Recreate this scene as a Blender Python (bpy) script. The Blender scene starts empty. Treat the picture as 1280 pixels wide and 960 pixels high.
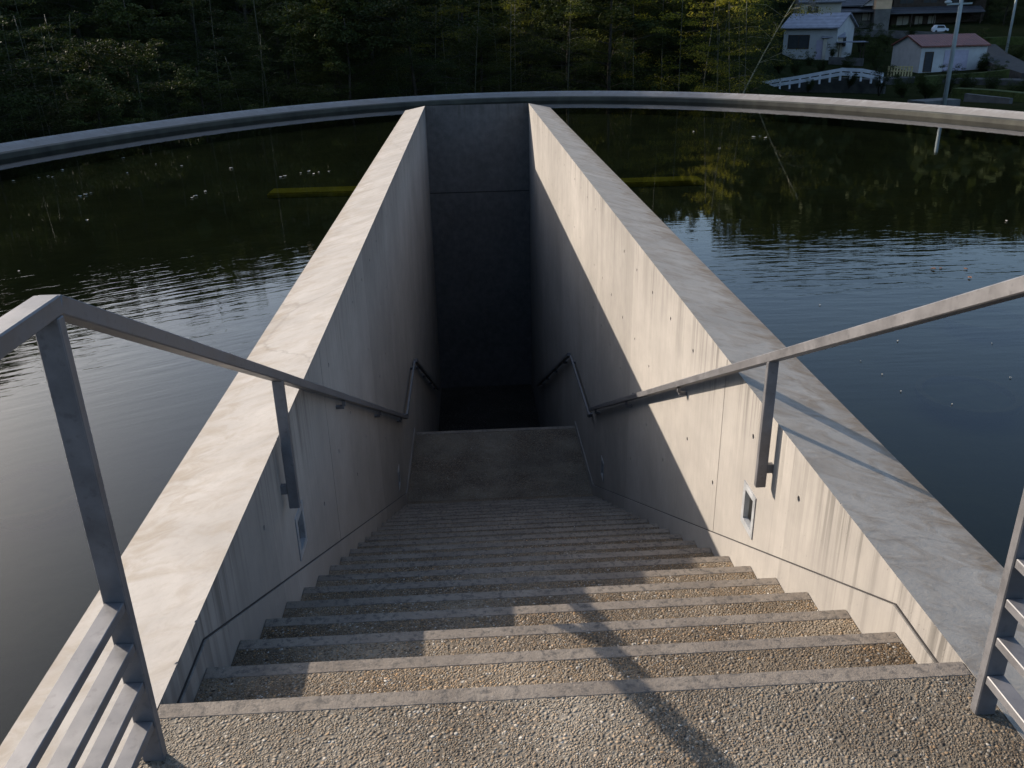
import bpy, bmesh, math, random
import numpy as np
from mathutils import Vector, Matrix, Euler
random.seed(7); rng = np.random.default_rng(11)
R = math.radians
sc = bpy.context.scene
COL = sc.collection

# ------------------------------------------------------------------ camera
FN, YAW, PITCH, ROLL, EYE = 1.674, -0.0434, 0.4032, -0.0224, 1.6
fw = Vector((-math.sin(YAW) * math.cos(PITCH), math.cos(YAW) * math.cos(PITCH), -math.sin(PITCH)))
rt0 = Vector((math.cos(YAW), math.sin(YAW), 0)); up0 = rt0.cross(fw)
rt = rt0 * math.cos(ROLL) + up0 * math.sin(ROLL)
up = -rt0 * math.sin(ROLL) + up0 * math.cos(ROLL)
CAM = Vector((0, 0, EYE))
cd = bpy.data.cameras.new('camera'); cam = bpy.data.objects.new('camera', cd); COL.objects.link(cam)
M = Matrix((rt, up, -fw)).transposed().to_4x4(); M.translation = CAM
cam.matrix_world = M
cd.sensor_width = 36; cd.lens = FN * 18; cd.clip_end = 3000; cd.clip_start = 0.05
sc.camera = cam


def ray(px, py):
    return (fw * (FN * 640) + rt * (px - 640) - up * (py - 480)).normalized()


def at(px, py, dist):          # the point seen at a pixel of the photo, at a horizontal distance
    d = ray(px, py); return CAM + d * (dist / math.hypot(d.x, d.y))


def on_level(px, py, z):
    d = ray(px, py); return CAM + d * ((z - EYE) / d.z)


# ------------------------------------------------------------------ light
SUN_AZ, SUN_EL = -51.5, 21.4
w = bpy.data.worlds.new('World'); sc.world = w; w.use_nodes = True
nt = w.node_tree; bg = nt.nodes['Background']
sky = nt.nodes.new('ShaderNodeTexSky'); sky.sky_type = 'NISHITA'; sky.sun_disc = False
sky.sun_elevation = R(SUN_EL); sky.sun_rotation = R(SUN_AZ); sky.air_density = 1.0; sky.dust_density = 2.0; sky.ozone_density = 2.0
nt.links.new(sky.outputs[0], bg.inputs[0]); bg.inputs[1].default_value = 0.148
ld = bpy.data.lights.new('sun', 'SUN'); ld.energy = 4.8; ld.angle = R(0.55); ld.color = (1.0, 0.875, 0.735)
lo = bpy.data.objects.new('sun', ld); COL.objects.link(lo)
S = Vector((math.sin(R(SUN_AZ)) * math.cos(R(SUN_EL)), math.cos(R(SUN_AZ)) * math.cos(R(SUN_EL)), math.sin(R(SUN_EL))))
lo.rotation_euler = S.to_track_quat('Z', 'Y').to_euler(); lo.location = S * 60
vs = sc.view_settings; vs.view_transform = 'Standard'; vs.look = 'None'; vs.gamma = 1; vs.exposure = 1.0
sc.cycles.max_bounces = 7; sc.cycles.diffuse_bounces = 3; sc.cycles.glossy_bounces = 3
sc.cycles.transparent_max_bounces = 6; sc.cycles.sample_clamp_indirect = 4
try:
    sc.cycles.use_denoising = True
except Exception:
    pass


# ------------------------------------------------------------------ materials
class NB:
    def __init__(s, name):
        s.m = bpy.data.materials.new(name); s.m.use_nodes = True
        s.t = s.m.node_tree; s.t.nodes.clear()
        s.out = s.n('OutputMaterial')

    def n(s, t, **kw):
        nd = s.t.nodes.new('ShaderNode' + t)
        for k, v in kw.items(): setattr(nd, k, v)
        return nd

    def set(s, sock, v):
        if hasattr(v, 'is_linked') or isinstance(v, bpy.types.NodeSocket): s.t.links.new(v, sock)
        elif v is not None: sock.default_value = v

    def pos(s): return s.n('NewGeometry').outputs['Position']

    def scale(s, v, sc_):
        m = s.n('VectorMath', operation='MULTIPLY'); s.set(m.inputs[0], v); m.inputs[1].default_value = sc_; return m.outputs[0]

    def noise(s, v, scale, detail=4, rough=0.55, dist=0.0):
        t = s.n('TexNoise'); s.set(t.inputs['Vector'], v); t.inputs['Scale'].default_value = scale
        t.inputs['Detail'].default_value = detail; t.inputs['Roughness'].default_value = rough
        t.inputs['Distortion'].default_value = dist; return t.outputs[0]

    def vor(s, v, scale, feature='F1', out='Distance'):
        t = s.n('TexVoronoi', feature=feature); s.set(t.inputs['Vector'], v); t.inputs['Scale'].default_value = scale
        return t.outputs[out]

    def ramp(s, f, stops):
        r = s.n('ValToRGB'); s.set(r.inputs[0], f); e = r.color_ramp.elements
        while len(e) < len(stops): e.new(0.5)
        for i, (p, c) in enumerate(stops):
            e[i].position = p; e[i].color = (c, c, c, 1) if isinstance(c, (int, float)) else (*c, 1)
        return r.outputs[0]

    def mix(s, f, a, b, mode='MIX'):
        m = s.n('Mix', data_type='RGBA', blend_type=mode)
        s.set(m.inputs[0], f)
        for i, c in ((6, a), (7, b)):
            s.set(m.inputs[i], (*c, 1) if isinstance(c, tuple) else c)
        return m.outputs[2]

    def math(s, op, a, b=None, c=None):
        m = s.n('Math', operation=op); s.set(m.inputs[0], a)
        if b is not None: s.set(m.inputs[1], b)
        if c is not None: s.set(m.inputs[2], c)
        return m.outputs[0]

    def sep(s, v):
        q = s.n('SeparateXYZ'); s.set(q.inputs[0], v); return q.outputs

    def bump(s, h, strength=1.0, dist=0.01, nrm=None):
        b = s.n('Bump'); s.set(b.inputs['Height'], h); b.inputs['Strength'].default_value = strength
        b.inputs['Distance'].default_value = dist
        if nrm is not None: s.set(b.inputs['Normal'], nrm)
        return b.outputs[0]

    def princ(s, col, rough=0.7, metal=0.0, nrm=None, spec=0.5):
        p = s.n('BsdfPrincipled'); s.set(p.inputs['Base Color'], (*col, 1) if isinstance(col, tuple) else col)
        s.set(p.inputs['Roughness'], rough); s.set(p.inputs['Metallic'], metal)
        p.inputs['Specular IOR Level'].default_value = spec
        if nrm is not None: s.set(p.inputs['Normal'], nrm)
        s.t.links.new(p.outputs[0], s.out.inputs[0]); return s.m


def simple(name, col, rough=0.7, metal=0.0, var=0.25, scale=3.0, bump=0.0, bscale=40.0):
    b = NB(name); p = b.pos(); n = b.noise(p, scale, 5)
    f = b.ramp(n, [(0.3, 1 - var), (0.7, 1 + var)])
    c = b.mix(1.0, tuple(col), f, 'MULTIPLY')
    nr = b.bump(b.noise(p, bscale, 3), 1.0, bump) if bump else None
    return b.princ(c, rough, metal, nr, 0.15 if rough > 0.75 else 0.4)


def concrete_wall(name, base=(0.252, 0.235, 0.213)):
    b = NB(name); p = b.pos(); x, y, z = b.sep(p)
    big = b.noise(p, 1.1, 5, 0.6); mid = b.noise(p, 7, 5, 0.65)
    c = b.mix(b.ramp(big, [(0.32, 0.0), (0.7, 1.0)]), tuple(v * 0.80 for v in base), tuple(v * 1.12 for v in base))
    c = b.mix(b.ramp(mid, [(0.30, 0.35), (0.62, 0.0)]), c, (0.165, 0.155, 0.148))
    # shuttering panels: slightly different tone each 1.75 m
    cell = b.math('FLOOR', b.math('MULTIPLY', b.math('ADD', y, 0.50), 0.571))
    wn = b.n('TexWhiteNoise', noise_dimensions='1D'); b.set(wn.inputs['W'], cell)
    pv = b.math('MULTIPLY_ADD', wn.outputs[0], 0.20, 0.90)
    c = b.mix(1.0, c, pv, 'MULTIPLY')
    # run-off streaks below the coping edge
    st = b.noise(b.scale(p, (21.0, 21.0, 0.5)), 1.0, 5, 0.7)
    st2 = b.noise(b.scale(p, (3.0, 3.0, 0.25)), 1.0, 3, 0.6)
    depth = b.math('MULTIPLY', z, -1.0)
    fall = b.ramp(depth, [(0.0, 1.0), (0.08, 0.8), (0.40, 0.22), (0.9, 0.03)])
    thr = b.ramp(st, [(0.47, 0.0), (0.58, 1.0)])
    amt = b.math('MULTIPLY', b.math('MULTIPLY', thr, fall), b.ramp(st2, [(0.40, 0.10), (0.62, 1.0)]))
    c = b.mix(b.math('MULTIPLY', amt, 0.8), c, (0.055, 0.05, 0.045))
    st3 = b.noise(b.scale(p, (7.0, 7.0, 0.3)), 1.0, 4, 0.65)
    c = b.mix(b.ramp(st3, [(0.60, 0.0), (0.80, 0.30)]), c, (0.115, 0.107, 0.098))
    # fine formwork grain
    g = b.noise(b.scale(p, (60, 60, 4)), 1.0, 2)
    c = b.mix(b.math('MULTIPLY', b.ramp(g, [(0.35, 0.0), (0.7, 1.0)]), 0.16), c, (0.14, 0.13, 0.122))
    pits = b.vor(p, 26, 'F1'); pit = b.ramp(pits, [(0.04, 1.0), (0.09, 0.0)])
    c = b.mix(b.math('MULTIPLY', pit, 0.45), c, (0.11, 0.10, 0.09))
    h = b.math('ADD', b.math('MULTIPLY', mid, 0.5), b.math('MULTIPLY', pit, -0.6))
    h = b.math('ADD', h, b.math('MULTIPLY', b.noise(p, 90, 3), 0.15))
    return b.princ(c, 0.82, 0, b.bump(h, 0.5, 0.003), 0.3)


def concrete_top(name, base, stain, stain_amt=0.6):
    b = NB(name); p = b.pos()
    q = b.scale(p, (1.0, 1.7, 1.0))
    n1 = b.noise(q, 1.6, 6, 0.62, 0.6); n2 = b.noise(q, 5.5, 6, 0.65, 0.8); n3 = b.noise(p, 34, 4, 0.7)
    c = b.mix(b.ramp(n1, [(0.35, 0.0), (0.68, 1.0)]), tuple(v * 0.84 for v in base), tuple(v * 1.10 for v in base))
    c = b.mix(b.math('MULTIPLY', b.ramp(n2, [(0.46, 0.0), (0.74, 1.0)]), stain_amt), c, stain)
    c = b.mix(b.ramp(n3, [(0.30, 0.28), (0.5, 0.0)]), c, (0.18, 0.165, 0.15))
    # grime growing in from the outer, pond-side edge
    z = b.sep(p)[2]
    edge = b.ramp(b.math('ADD', b.math('MULTIPLY', z, -7.0), b.math('MULTIPLY', b.math('SUBTRACT', n2, 0.5), 1.3)), [(0.55, 0.0), (1.0, 1.0)])
    c = b.mix(b.math('MULTIPLY', edge, stain_amt), c, stain)
    dots = b.ramp(b.vor(p, 9, 'F1'), [(0.015, 1.0), (0.035, 0.0)])
    c = b.mix(b.math('MULTIPLY', dots, 0.6), c, (0.08, 0.07, 0.06))
    crk = b.vor(b.mix(0.12, p, b.noise(p, 5, 4)), 0.33, 'DISTANCE_TO_EDGE')
    ck = b.ramp(crk, [(0.0, 1.0), (0.0016, 0.0)])
    c = b.mix(b.math('MULTIPLY', ck, 0.30), c, (0.09, 0.08, 0.07))
    h = b.math('ADD', b.math('MULTIPLY', n2, 0.6), b.math('MULTIPLY', n3, 0.35))
    return b.princ(c, 0.85, 0, b.bump(h, 0.6, 0.006), 0.3)


def aggregate(name, tint, grey, cement):
    b = NB(name); p = b.pos()
    wv = b.noise(p, 30, 2); pw = b.mix(0.012, p, wv)
    # two stone sizes, swapped over in patches
    def cells(sc_):
        sp = b.n('SeparateColor'); b.set(sp.inputs[0], b.vor(pw, sc_, 'F1', 'Color'))
        return sp.outputs, b.vor(pw, sc_, 'F1'), b.vor(pw, sc_, 'DISTANCE_TO_EDGE')
    (s1, d1, e1), (s2, d2, e2) = cells(104), cells(172)
    sw = b.ramp(b.noise(p, 26, 3, 0.6), [(0.47, 0.0), (0.53, 1.0)])
    sel = lambda u_, v_: b.math('ADD', b.math('MULTIPLY', u_, b.math('SUBTRACT', 1.0, sw)), b.math('MULTIPLY', v_, sw))
    d, e = sel(d1, d2), sel(e1, e2); s_r, s_g, s_b = sel(s1[0], s2[0]), sel(s1[1], s2[1]), sel(s1[2], s2[2])
    stone = b.ramp(s_r, [(0.0, (0.035, 0.028, 0.024)), (0.20, tuple(v * .55 for v in tint)), (0.40, tint), (0.58, grey), (0.74, (tint[0] * 1.25, tint[1] * 1.1, tint[2] * .9)), (0.93, (0.27, 0.245, 0.205)), (1.0, (0.38, 0.36, 0.32))])
    stone = b.mix(1.0, stone, b.math('MULTIPLY_ADD', s_g, 0.9, 0.5), 'MULTIPLY')
    patch = b.noise(p, 1.7, 5, 0.6); patch2 = b.noise(p, 7.5, 4, 0.6)
    gap = b.ramp(e, [(0.03, 1.0), (0.16, 0.0)])
    cov = b.math('MULTIPLY', b.ramp(patch, [(0.38, 0.0), (0.62, 1.0)]), b.ramp(b.math('ADD', d, b.math('MULTIPLY', patch2, 0.5)), [(0.42, 0.0), (0.75, 0.95)]))
    c = b.mix(gap, stone, tuple(v * 0.33 for v in cement))
    c = b.mix(b.math('MULTIPLY', cov, 0.8), c, cement)
    dirt = b.ramp(b.noise(p, 0.9, 4, 0.6), [(0.3, 0.50), (0.62, 1.10)])
    c = b.mix(1.0, c, dirt, 'MULTIPLY')
    tall = b.math('MULTIPLY_ADD', s_b, 0.6, 0.5)
    dome = b.math('MULTIPLY', b.ramp(d, [(0.0, 1.0), (0.35, 0.78), (0.65, 0.1)]), tall)
    h = b.math('SUBTRACT', dome, b.math('MULTIPLY', cov, 0.35))
    return b.princ(c, 0.62, 0, b.bump(h, 0.9, 0.0052), 0.12)


def nosing_mat(name):
    b = NB(name); p = b.pos()
    n = b.noise(p, 4.5, 6, 0.7); f = b.noise(p, 120, 3, 0.7); q = b.noise(p, 38, 4, 0.7)
    c = b.mix(b.ramp(n, [(0.35, 0.0), (0.65, 1.0)]), (0.125, 0.104, 0.084), (0.192, 0.163, 0.132))
    c = b.mix(b.ramp(q, [(0.36, 0.85), (0.50, 0.0)]), c, (0.06, 0.054, 0.048))
    c = b.mix(b.ramp(f, [(0.60, 0.0), (0.75, 0.5)]), c, (0.31, 0.29, 0.265))
    h = b.math('ADD', b.math('MULTIPLY', q, 0.7), b.math('MULTIPLY', f, 0.5))
    return b.princ(c, 0.85, 0, b.bump(h, 0.8, 0.004), 0.3)


def steel(name, col=(0.114, 0.112, 0.117)):
    b = NB(name); p = b.pos(); n = b.noise(p, 9, 5, 0.65); f = b.noise(p, 45, 3)
    c = b.mix(b.ramp(n, [(0.32, 0.0), (0.66, 1.0)]), tuple(v * 0.72 for v in col), tuple(v * 1.15 for v in col))
    c = b.mix(b.ramp(f, [(0.28, 0.5), (0.42, 0.0)]), c, tuple(v * 0.45 for v in col))
    ro = b.ramp(n, [(0.3, 0.36), (0.7, 0.52)])
    return b.princ(c, ro, 0.12, b.bump(f, 0.3, 0.0008))


def water_mat():
    b = NB('pond_water'); p = b.pos()
    x, y, z = b.sep(p)
    # wind ripples: crests along x on the right, slanting on the left of the stair
    cv = b.n('CombineXYZ'); b.set(cv.inputs[0], x); b.set(cv.inputs[1], b.math('SUBTRACT', y, b.math('MULTIPLY', b.math('MINIMUM', x, 0.0), 0.55)))
    rp = b.noise(b.scale(cv.outputs[0], (2.2, 10.5, 1.0)), 1.0, 2, 0.45, 0.2)
    rp2 = b.noise(b.scale(cv.outputs[0], (5.5, 21.0, 1.0)), 1.0, 2, 0.5, 0.2)
    band = b.math('SUBTRACT', 1.0, b.math('MINIMUM', 1.0, b.math('MULTIPLY', b.math('ABSOLUTE', b.math('SUBTRACT', y, 6.2)), 0.40)))
    amt = b.math('MULTIPLY_ADD', b.math('MULTIPLY', band, b.ramp(b.noise(p, 0.5, 3), [(0.35, 0.35), (0.6, 1.0)])), 0.94, 0.06)
    h = b.math('MULTIPLY', b.math('ADD', rp, b.math('MULTIPLY', rp2, 0.35)), amt)
    nr = b.bump(h, 1.0, 0.0034)
    fr = b.n('Fresnel'); fr.inputs['IOR'].default_value = 1.333; b.set(fr.inputs['Normal'], nr)
    gl = b.n('BsdfGlossy'); gl.inputs['Roughness'].default_value = 0.015; b.set(gl.inputs['Normal'], nr)
    tr = b.n('BsdfTransparent'); tr.inputs['Color'].default_value = (0.66, 0.66, 0.44, 1)
    mx = b.n('MixShader'); b.set(mx.inputs[0], fr.outputs[0]); b.set(mx.inputs[1], tr.outputs[0]); b.set(mx.inputs[2], gl.outputs[0])
    b.t.links.new(mx.outputs[0], b.out.inputs[0]); return b.m


def leaf_mat(name, dark, light, transl=0.35):
    b = NB(name); p = b.pos(); oi = b.n('ObjectInfo')
    n = b.noise(p, 1.3, 3); f = b.noise(p, 9.0, 2)
    k = b.math('ADD', b.math('MULTIPLY', n, 0.9), b.math('MULTIPLY', b.math('SUBTRACT', oi.outputs['Random'], 0.5), 0.5))
    k = b.math('ADD', k, b.math('MULTIPLY', b.math('SUBTRACT', f, 0.5), 0.7))
    c = b.ramp(k, [(0.2, dark), (0.8, light)])
    d = b.n('BsdfPrincipled'); b.set(d.inputs['Base Color'], c); d.inputs['Roughness'].default_value = 0.6
    d.inputs['Specular IOR Level'].default_value = 0.02
    t = b.n('BsdfTranslucent'); b.set(t.inputs['Color'], b.mix(1.0, c, (1.35, 1.35, 0.6), 'MULTIPLY'))
    m = b.n('MixShader'); m.inputs[0].default_value = transl
    b.set(m.inputs[1], d.outputs[0]); b.set(m.inputs[2], t.outputs[0]); b.t.links.new(m.outputs[0], b.out.inputs[0])
    return b.m


def tile_mat(name, col, pitch=0.3, axis=2):
    b = NB(name); p = b.pos(); v = b.sep(p)
    s_ = b.math('SINE', b.math('MULTIPLY', v[axis], 2 * math.pi / pitch))
    n = b.noise(p, 1.5, 4)
    c = b.mix(b.ramp(n, [(0.3, 0.0), (0.7, 1.0)]), tuple(q * 0.75 for q in col), tuple(q * 1.2 for q in col))
    return b.princ(c, 0.55, 0, b.bump(s_, 0.6, 0.03))


MWALL = concrete_wall('shuttered_concrete')
MTOPL = concrete_top('coping_concrete_left', (0.262, 0.246, 0.226), (0.165, 0.132, 0.092), 0.50)
MTOPR = concrete_top('coping_concrete_right', (0.290, 0.265, 0.225), (0.150, 0.105, 0.062), 0.62)
MRIM = concrete_top('rim_concrete', (0.225, 0.222, 0.22), (0.12, 0.105, 0.09), 0.5)
MAGG = aggregate('washed_aggregate_landing', (0.190, 0.135, 0.085), (0.190, 0.168, 0.135), (0.228, 0.198, 0.155))
MAGS = aggregate('washed_aggregate_steps', (0.225, 0.148, 0.078), (0.165, 0.138, 0.105), (0.215, 0.178, 0.132))
MLOW = aggregate('shade_darkened_aggregate', (0.045, 0.04, 0.034), (0.05, 0.046, 0.042), (0.06, 0.056, 0.05))  # lower flight: the slot's deep shade is put into the stone colour
MNOS = nosing_mat('nosing_concrete')
MSTEEL = steel('galvanised_steel')
MDARK = simple('dark_sealant', (0.035, 0.033, 0.032), 0.8)
MWATER = water_mat()


# ------------------------------------------------------------------ helpers for objects
def link_mesh(name, bm_or_mesh, mats, parent=None, loc=None):
    if isinstance(bm_or_mesh, bmesh.types.BMesh):
        me = bpy.data.meshes.new(name); bm_or_mesh.normal_update(); bm_or_mesh.to_mesh(me); bm_or_mesh.free()
    else: me = bm_or_mesh
    me.name = name
    if not isinstance(mats, (list, tuple)): mats = [mats]
    if len(me.materials) == 0:
        for m in mats: me.materials.append(m)
    o = bpy.data.objects.new(name, me); COL.objects.link(o)
    base = Vector(parent_world(parent)) if parent else Vector((0, 0, 0))
    if loc is not None:
        me.transform(Matrix.Translation(-Vector(loc))); o.location = Vector(loc) - base
    elif parent is not None:
        me.transform(Matrix.Translation(-base))
    if parent: o.parent = parent
    return o


def parent_world(o):
    v = Vector((0, 0, 0))
    while o is not None:
        v += o.location; o = o.parent
    return v


def tag(o, label=None, cat=None, group=None, kind=None):
    if label: o['label'] = label
    if cat: o['category'] = cat
    if group: o['group'] = group
    if kind: o['kind'] = kind
    return o


def thing(name, loc, label, cat, group=None):
    o = bpy.data.objects.new(name, None); COL.objects.link(o); o.location = loc; o.empty_display_size = 0.2
    return tag(o, label, cat, group)


def copy_tree(o, parent=None):
    c = o.copy(); COL.objects.link(c); c.parent = parent
    for ch in list(o.children): copy_tree(ch, c)
    return c


def box(bm, lo, hi, mi=0):
    x0, y0, z0 = lo; x1, y1, z1 = hi
    v = [bm.verts.new(c) for c in ((x0, y0, z0), (x1, y0, z0), (x1, y1, z0), (x0, y1, z0), (x0, y0, z1), (x1, y0, z1), (x1, y1, z1), (x0, y1, z1))]
    fs = []
    for idx in ((3, 2, 1, 0), (4, 5, 6, 7), (0, 1, 5, 4), (1, 2, 6, 5), (2, 3, 7, 6), (3, 0, 4, 7)):
        f = bm.faces.new([v[i] for i in idx]); f.material_index = mi; fs.append(f)
    return fs


def bar(bm, a, b_, wx, hz, side=None, mi=0):
    """rectangular bar from a to b; wx = width sideways, hz = height across"""
    a, b_ = Vector(a), Vector(b_); d = (b_ - a).normalized()
    s = Vector(side) if side else d.cross(Vector((0, 0, 1)))
    if s.length < 1e-4: s = Vector((1, 0, 0))
    s.normalize(); u = s.cross(d).normalized()
    ring = lambda c: [bm.verts.new(c + s * (i * wx / 2) + u * (j * hz / 2)) for i, j in ((-1, -1), (1, -1), (1, 1), (-1, 1))]
    p, q = ring(a), ring(b_)
    for i in range(4):
        bm.faces.new((p[i], p[(i + 1) % 4], q[(i + 1) % 4], q[i])).material_index = mi
    bm.faces.new(p[::-1]).material_index = mi; bm.faces.new(q).material_index = mi


def prism(bm, pts, axis, lo, hi, mi=0):
    """extrude a 2-D outline along axis: 'x' -> pts are (y,z); 'y' -> (x,z)"""
    f = (lambda p, t: (t, p[0], p[1])) if axis == 'x' else (lambda p, t: (p[0], t, p[1]))
    a = [bm.verts.new(f(p, lo)) for p in pts]; b_ = [bm.verts.new(f(p, hi)) for p in pts]
    n = len(pts)
    for i in range(n): bm.faces.new((a[i], a[(i + 1) % n], b_[(i + 1) % n], b_[i])).material_index = mi
    bm.faces.new(a[::-1]).material_index = mi; bm.faces.new(b_).material_index = mi
    bmesh.ops.recalc_face_normals(bm, faces=bm.faces)


def tube(bm, pts, radii, seg=8, mi=0):
    rings = []
    for i, p in enumerate(pts):
        p = Vector(p); d = (Vector(pts[min(i + 1, len(pts) - 1)]) - Vector(pts[max(i - 1, 0)])).normalized()
        s = d.cross(Vector((0.3, 1, 0.2))).normalized(); u = s.cross(d)
        rings.append([bm.verts.new(p + (s * math.cos(2 * math.pi * k / seg) + u * math.sin(2 * math.pi * k / seg)) * radii[i]) for k in range(seg)])
    for a, b_ in zip(rings, rings[1:]):
        for k in range(seg):
            f = bm.faces.new((a[k], a[(k + 1) % seg], b_[(k + 1) % seg], b_[k])); f.smooth = True; f.material_index = mi
    bm.faces.new(rings[0][::-1]).material_index = mi; bm.faces.new(rings[-1]).material_index = mi


def bevel_all(bm, w_, seg=1):
    bmesh.ops.bevel(bm, geom=[e for e in bm.edges], offset=w_, segments=seg, affect='EDGES', clamp_overlap=True)


# ------------------------------------------------------------------ main dimensions
XL, XR = -0.849, 1.262            # inner faces of the two parapet walls
WL, DL = 0.435, 0.122             # coping width and fall, left
WR, DR = 0.480, 0.134
Y0, YE, YE2 = 1.748, 18.3, 18.75  # first nosing, inner and outer face of the end wall
T, H, NST = 0.315, 0.16, 21
ZMID = -NST * H; YMID = Y0 + NST * T; YMID2 = 10.13
ZW, ZF = -0.30, -0.62             # water level, pond floor
SL = H / T
NL2 = 18; ZBOT = ZMID - NL2 * H


# ------------------------------------------------------------------ walls with tie holes, joints and light niches
LIGHTS = [(3.45, -0.57), (7.80, -2.73)]


def wall_mesh(side):
    xi = XL if side < 0 else XR; wd, dp = (WL, DL) if side < 0 else (WR, DR)
    xo = xi + side * wd; zb = ZBOT - 0.9; ys = -8.0
    bm = bmesh.new()
    prof0 = [(xi, 0), (xo, -dp), (xo, zb), (xi, zb)]
    ends = [YE, YE2, YE2, YE]
    a = [bm.verts.new((x, ys, z)) for x, z in prof0]
    b_ = [bm.verts.new((x, e, z)) for (x, z), e in zip(prof0, ends)]
    for i in range(4):
        f = bm.faces.new((a[i], a[(i + 1) % 4], b_[(i + 1) % 4], b_[i])); f.material_index = 1 if i == 0 else 0
    bm.faces.new(a[::-1]); bm.faces.new(b_)
    bmesh.ops.recalc_face_normals(bm, faces=bm.faces)
    me = bpy.data.meshes.new('w'); bm.to_mesh(me); bm.free()
    me.materials.append(MWALL); me.materials.append(MTOPL if side < 0 else MTOPR)
    o = bpy.data.objects.new('w', me); COL.objects.link(o)
    cut = bmesh.new()
    sx = side
    # cone-shaped tie holes on a 0.585 m grid
    def hole(y, z):
        y += random.uniform(-.02, .02); z += random.uniform(-.012, .012)
        r = random.uniform(0.011, 0.0145)
        m = Matrix.Translation((xi + sx * 0.010, y, z)) @ Matrix.Rotation(R(90) * sx, 4, 'Y')
        bmesh.ops.create_cone(cut, cap_ends=True, segments=10, radius1=r * 1.1, radius2=r * 0.8, depth=0.05, matrix=m)
    ky = 0.0
    for i in range(26):
        y = 2.90 + 0.577 * i
        if y > 17.9: break
        for z in (-0.20, -0.77, -1.25, -1.85, -2.45, -3.05):
            if z < -SL * (y - Y0) + 0.22 and y < YMID: continue
            if any(abs(y - ly) < 0.17 and abs(z - lz) < 0.2 for ly, lz in LIGHTS): continue
            if random.random() < 0.12: continue
            hole(y, z)
    # panel joints: thin vertical grooves
    joints = [4.38, 8.54, 12.6, 16.5] if side < 0 else [3.965, 8.46, 12.4, 16.4]
    for jy in joints:
        box(cut, (xi - 0.02, jy - 0.0035, -7), (xi + 0.006, jy + 0.0035, -0.006)) if side > 0 else box(cut, (xi - 0.006, jy - 0.0035, -7), (xi + 0.02, jy + 0.0035, -0.006))
    yy = 1.9
    while yy < 17.5:                       # small chips broken out of the coping arris
        rr = random.uniform(0.003, 0.0085)
        m = Matrix.Translation((xi - sx * random.uniform(0.0, 0.004), yy, random.uniform(0.0, 0.004))) @ Euler((random.random() * 3, random.random() * 3, random.random() * 3)).to_matrix().to_4x4() @ Matrix.Diagonal((rr, rr * random.uniform(1.0, 2.2), rr, 1))
        bmesh.ops.create_icosphere(cut, subdivisions=1, radius=1.0, matrix=m); yy += random.uniform(0.08, 0.55) * (1 + yy * 0.1)
    for ly, lz in LIGHTS:
        x0, x1 = sorted((xi - sx * 0.03, xi + sx * 0.12))
        box(cut, (x0, ly - 0.07, lz - 0.092), (x1, ly + 0.07, lz + 0.092))
    cm = bpy.data.meshes.new('c'); bmesh.ops.recalc_face_normals(cut, faces=cut.faces); cut.to_mesh(cm); cut.free()
    co = bpy.data.objects.new('c', cm); COL.objects.link(co)
    md = o.modifiers.new('b', 'BOOLEAN'); md.object = co; md.operation = 'DIFFERENCE'; md.solver = 'EXACT'; md.use_self = True
    bpy.context.view_layer.update()
    dg = bpy.context.evaluated_depsgraph_get()
    nm = bpy.data.meshes.new_from_object(o.evaluated_get(dg))
    bpy.data.objects.remove(o); bpy.data.objects.remove(co)
    return nm


for side, lab in ((-1, 'long parapet wall left of the stairs with shaded inner face and bright sunlit coping'),
                  (1, 'long parapet wall right of the stairs with sunlit inner face and grey stained coping')):
    o = link_mesh('parapet_wall', wall_mesh(side), [], loc=((XL if side < 0 else XR), Y0, ZBOT))
    tag(o, lab, 'wall', 'parapet walls flanking the sunken stairs')

bm = bmesh.new()
zb = ZBOT - 0.9
ZDOOR = zb
pts = [(XL + 0.002, YE, 0), (XR - 0.002, YE, 0), (XR + WR, YE2 + .001, -DR), (XL - WL, YE2 + .001, -DL)]
v = [bm.verts.new(p) for p in pts]; u_ = [bm.verts.new((min(max(p[0], XL + .002), XR - .002), p[1], ZDOOR)) for p in pts]
bm.faces.new(v).material_index = 1; bm.faces.new(u_[::-1])
for i in range(4): bm.faces.new((v[i], u_[i], u_[(i + 1) % 4], v[(i + 1) % 4]))
bmesh.ops.recalc_face_normals(bm, faces=bm.faces)
# shuttering lift line across the face
ew = link_mesh('end_wall', bm, [concrete_wall('shade_darkened_concrete', (0.072, 0.070, 0.069)), MTOPR], loc=((XL + XR) / 2, YE, ZDOOR))  # wall concrete darkened: the shade of the slot end sits in its base colour
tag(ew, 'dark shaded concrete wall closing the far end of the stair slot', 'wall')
bm = bmesh.new(); box(bm, (XL + .004, YE - 0.004, -1.775), (XR - .004, YE + 0.02, -1.755))
link_mesh('lift_joint', bm, MDARK, parent=ew)
# ------------------------------------------------------------------ landing
bm = bmesh.new(); box(bm, (XL + 0.003, -8, -0.6), (XR - 0.003, Y0 - 0.0525, -0.0005))
ld_ = link_mesh('path', bm, MAGG, loc=(0.2, 0, -0.6)); tag(ld_, kind='structure')
bm = bmesh.new(); box(bm, (XL + 0.003, Y0 - 0.052, -0.6), (XR - 0.003, Y0, 0.0))
bevel_all(bm, 0.0018, 1)
tag(link_mesh('nosing', bm, MNOS, parent=ld_))

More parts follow.
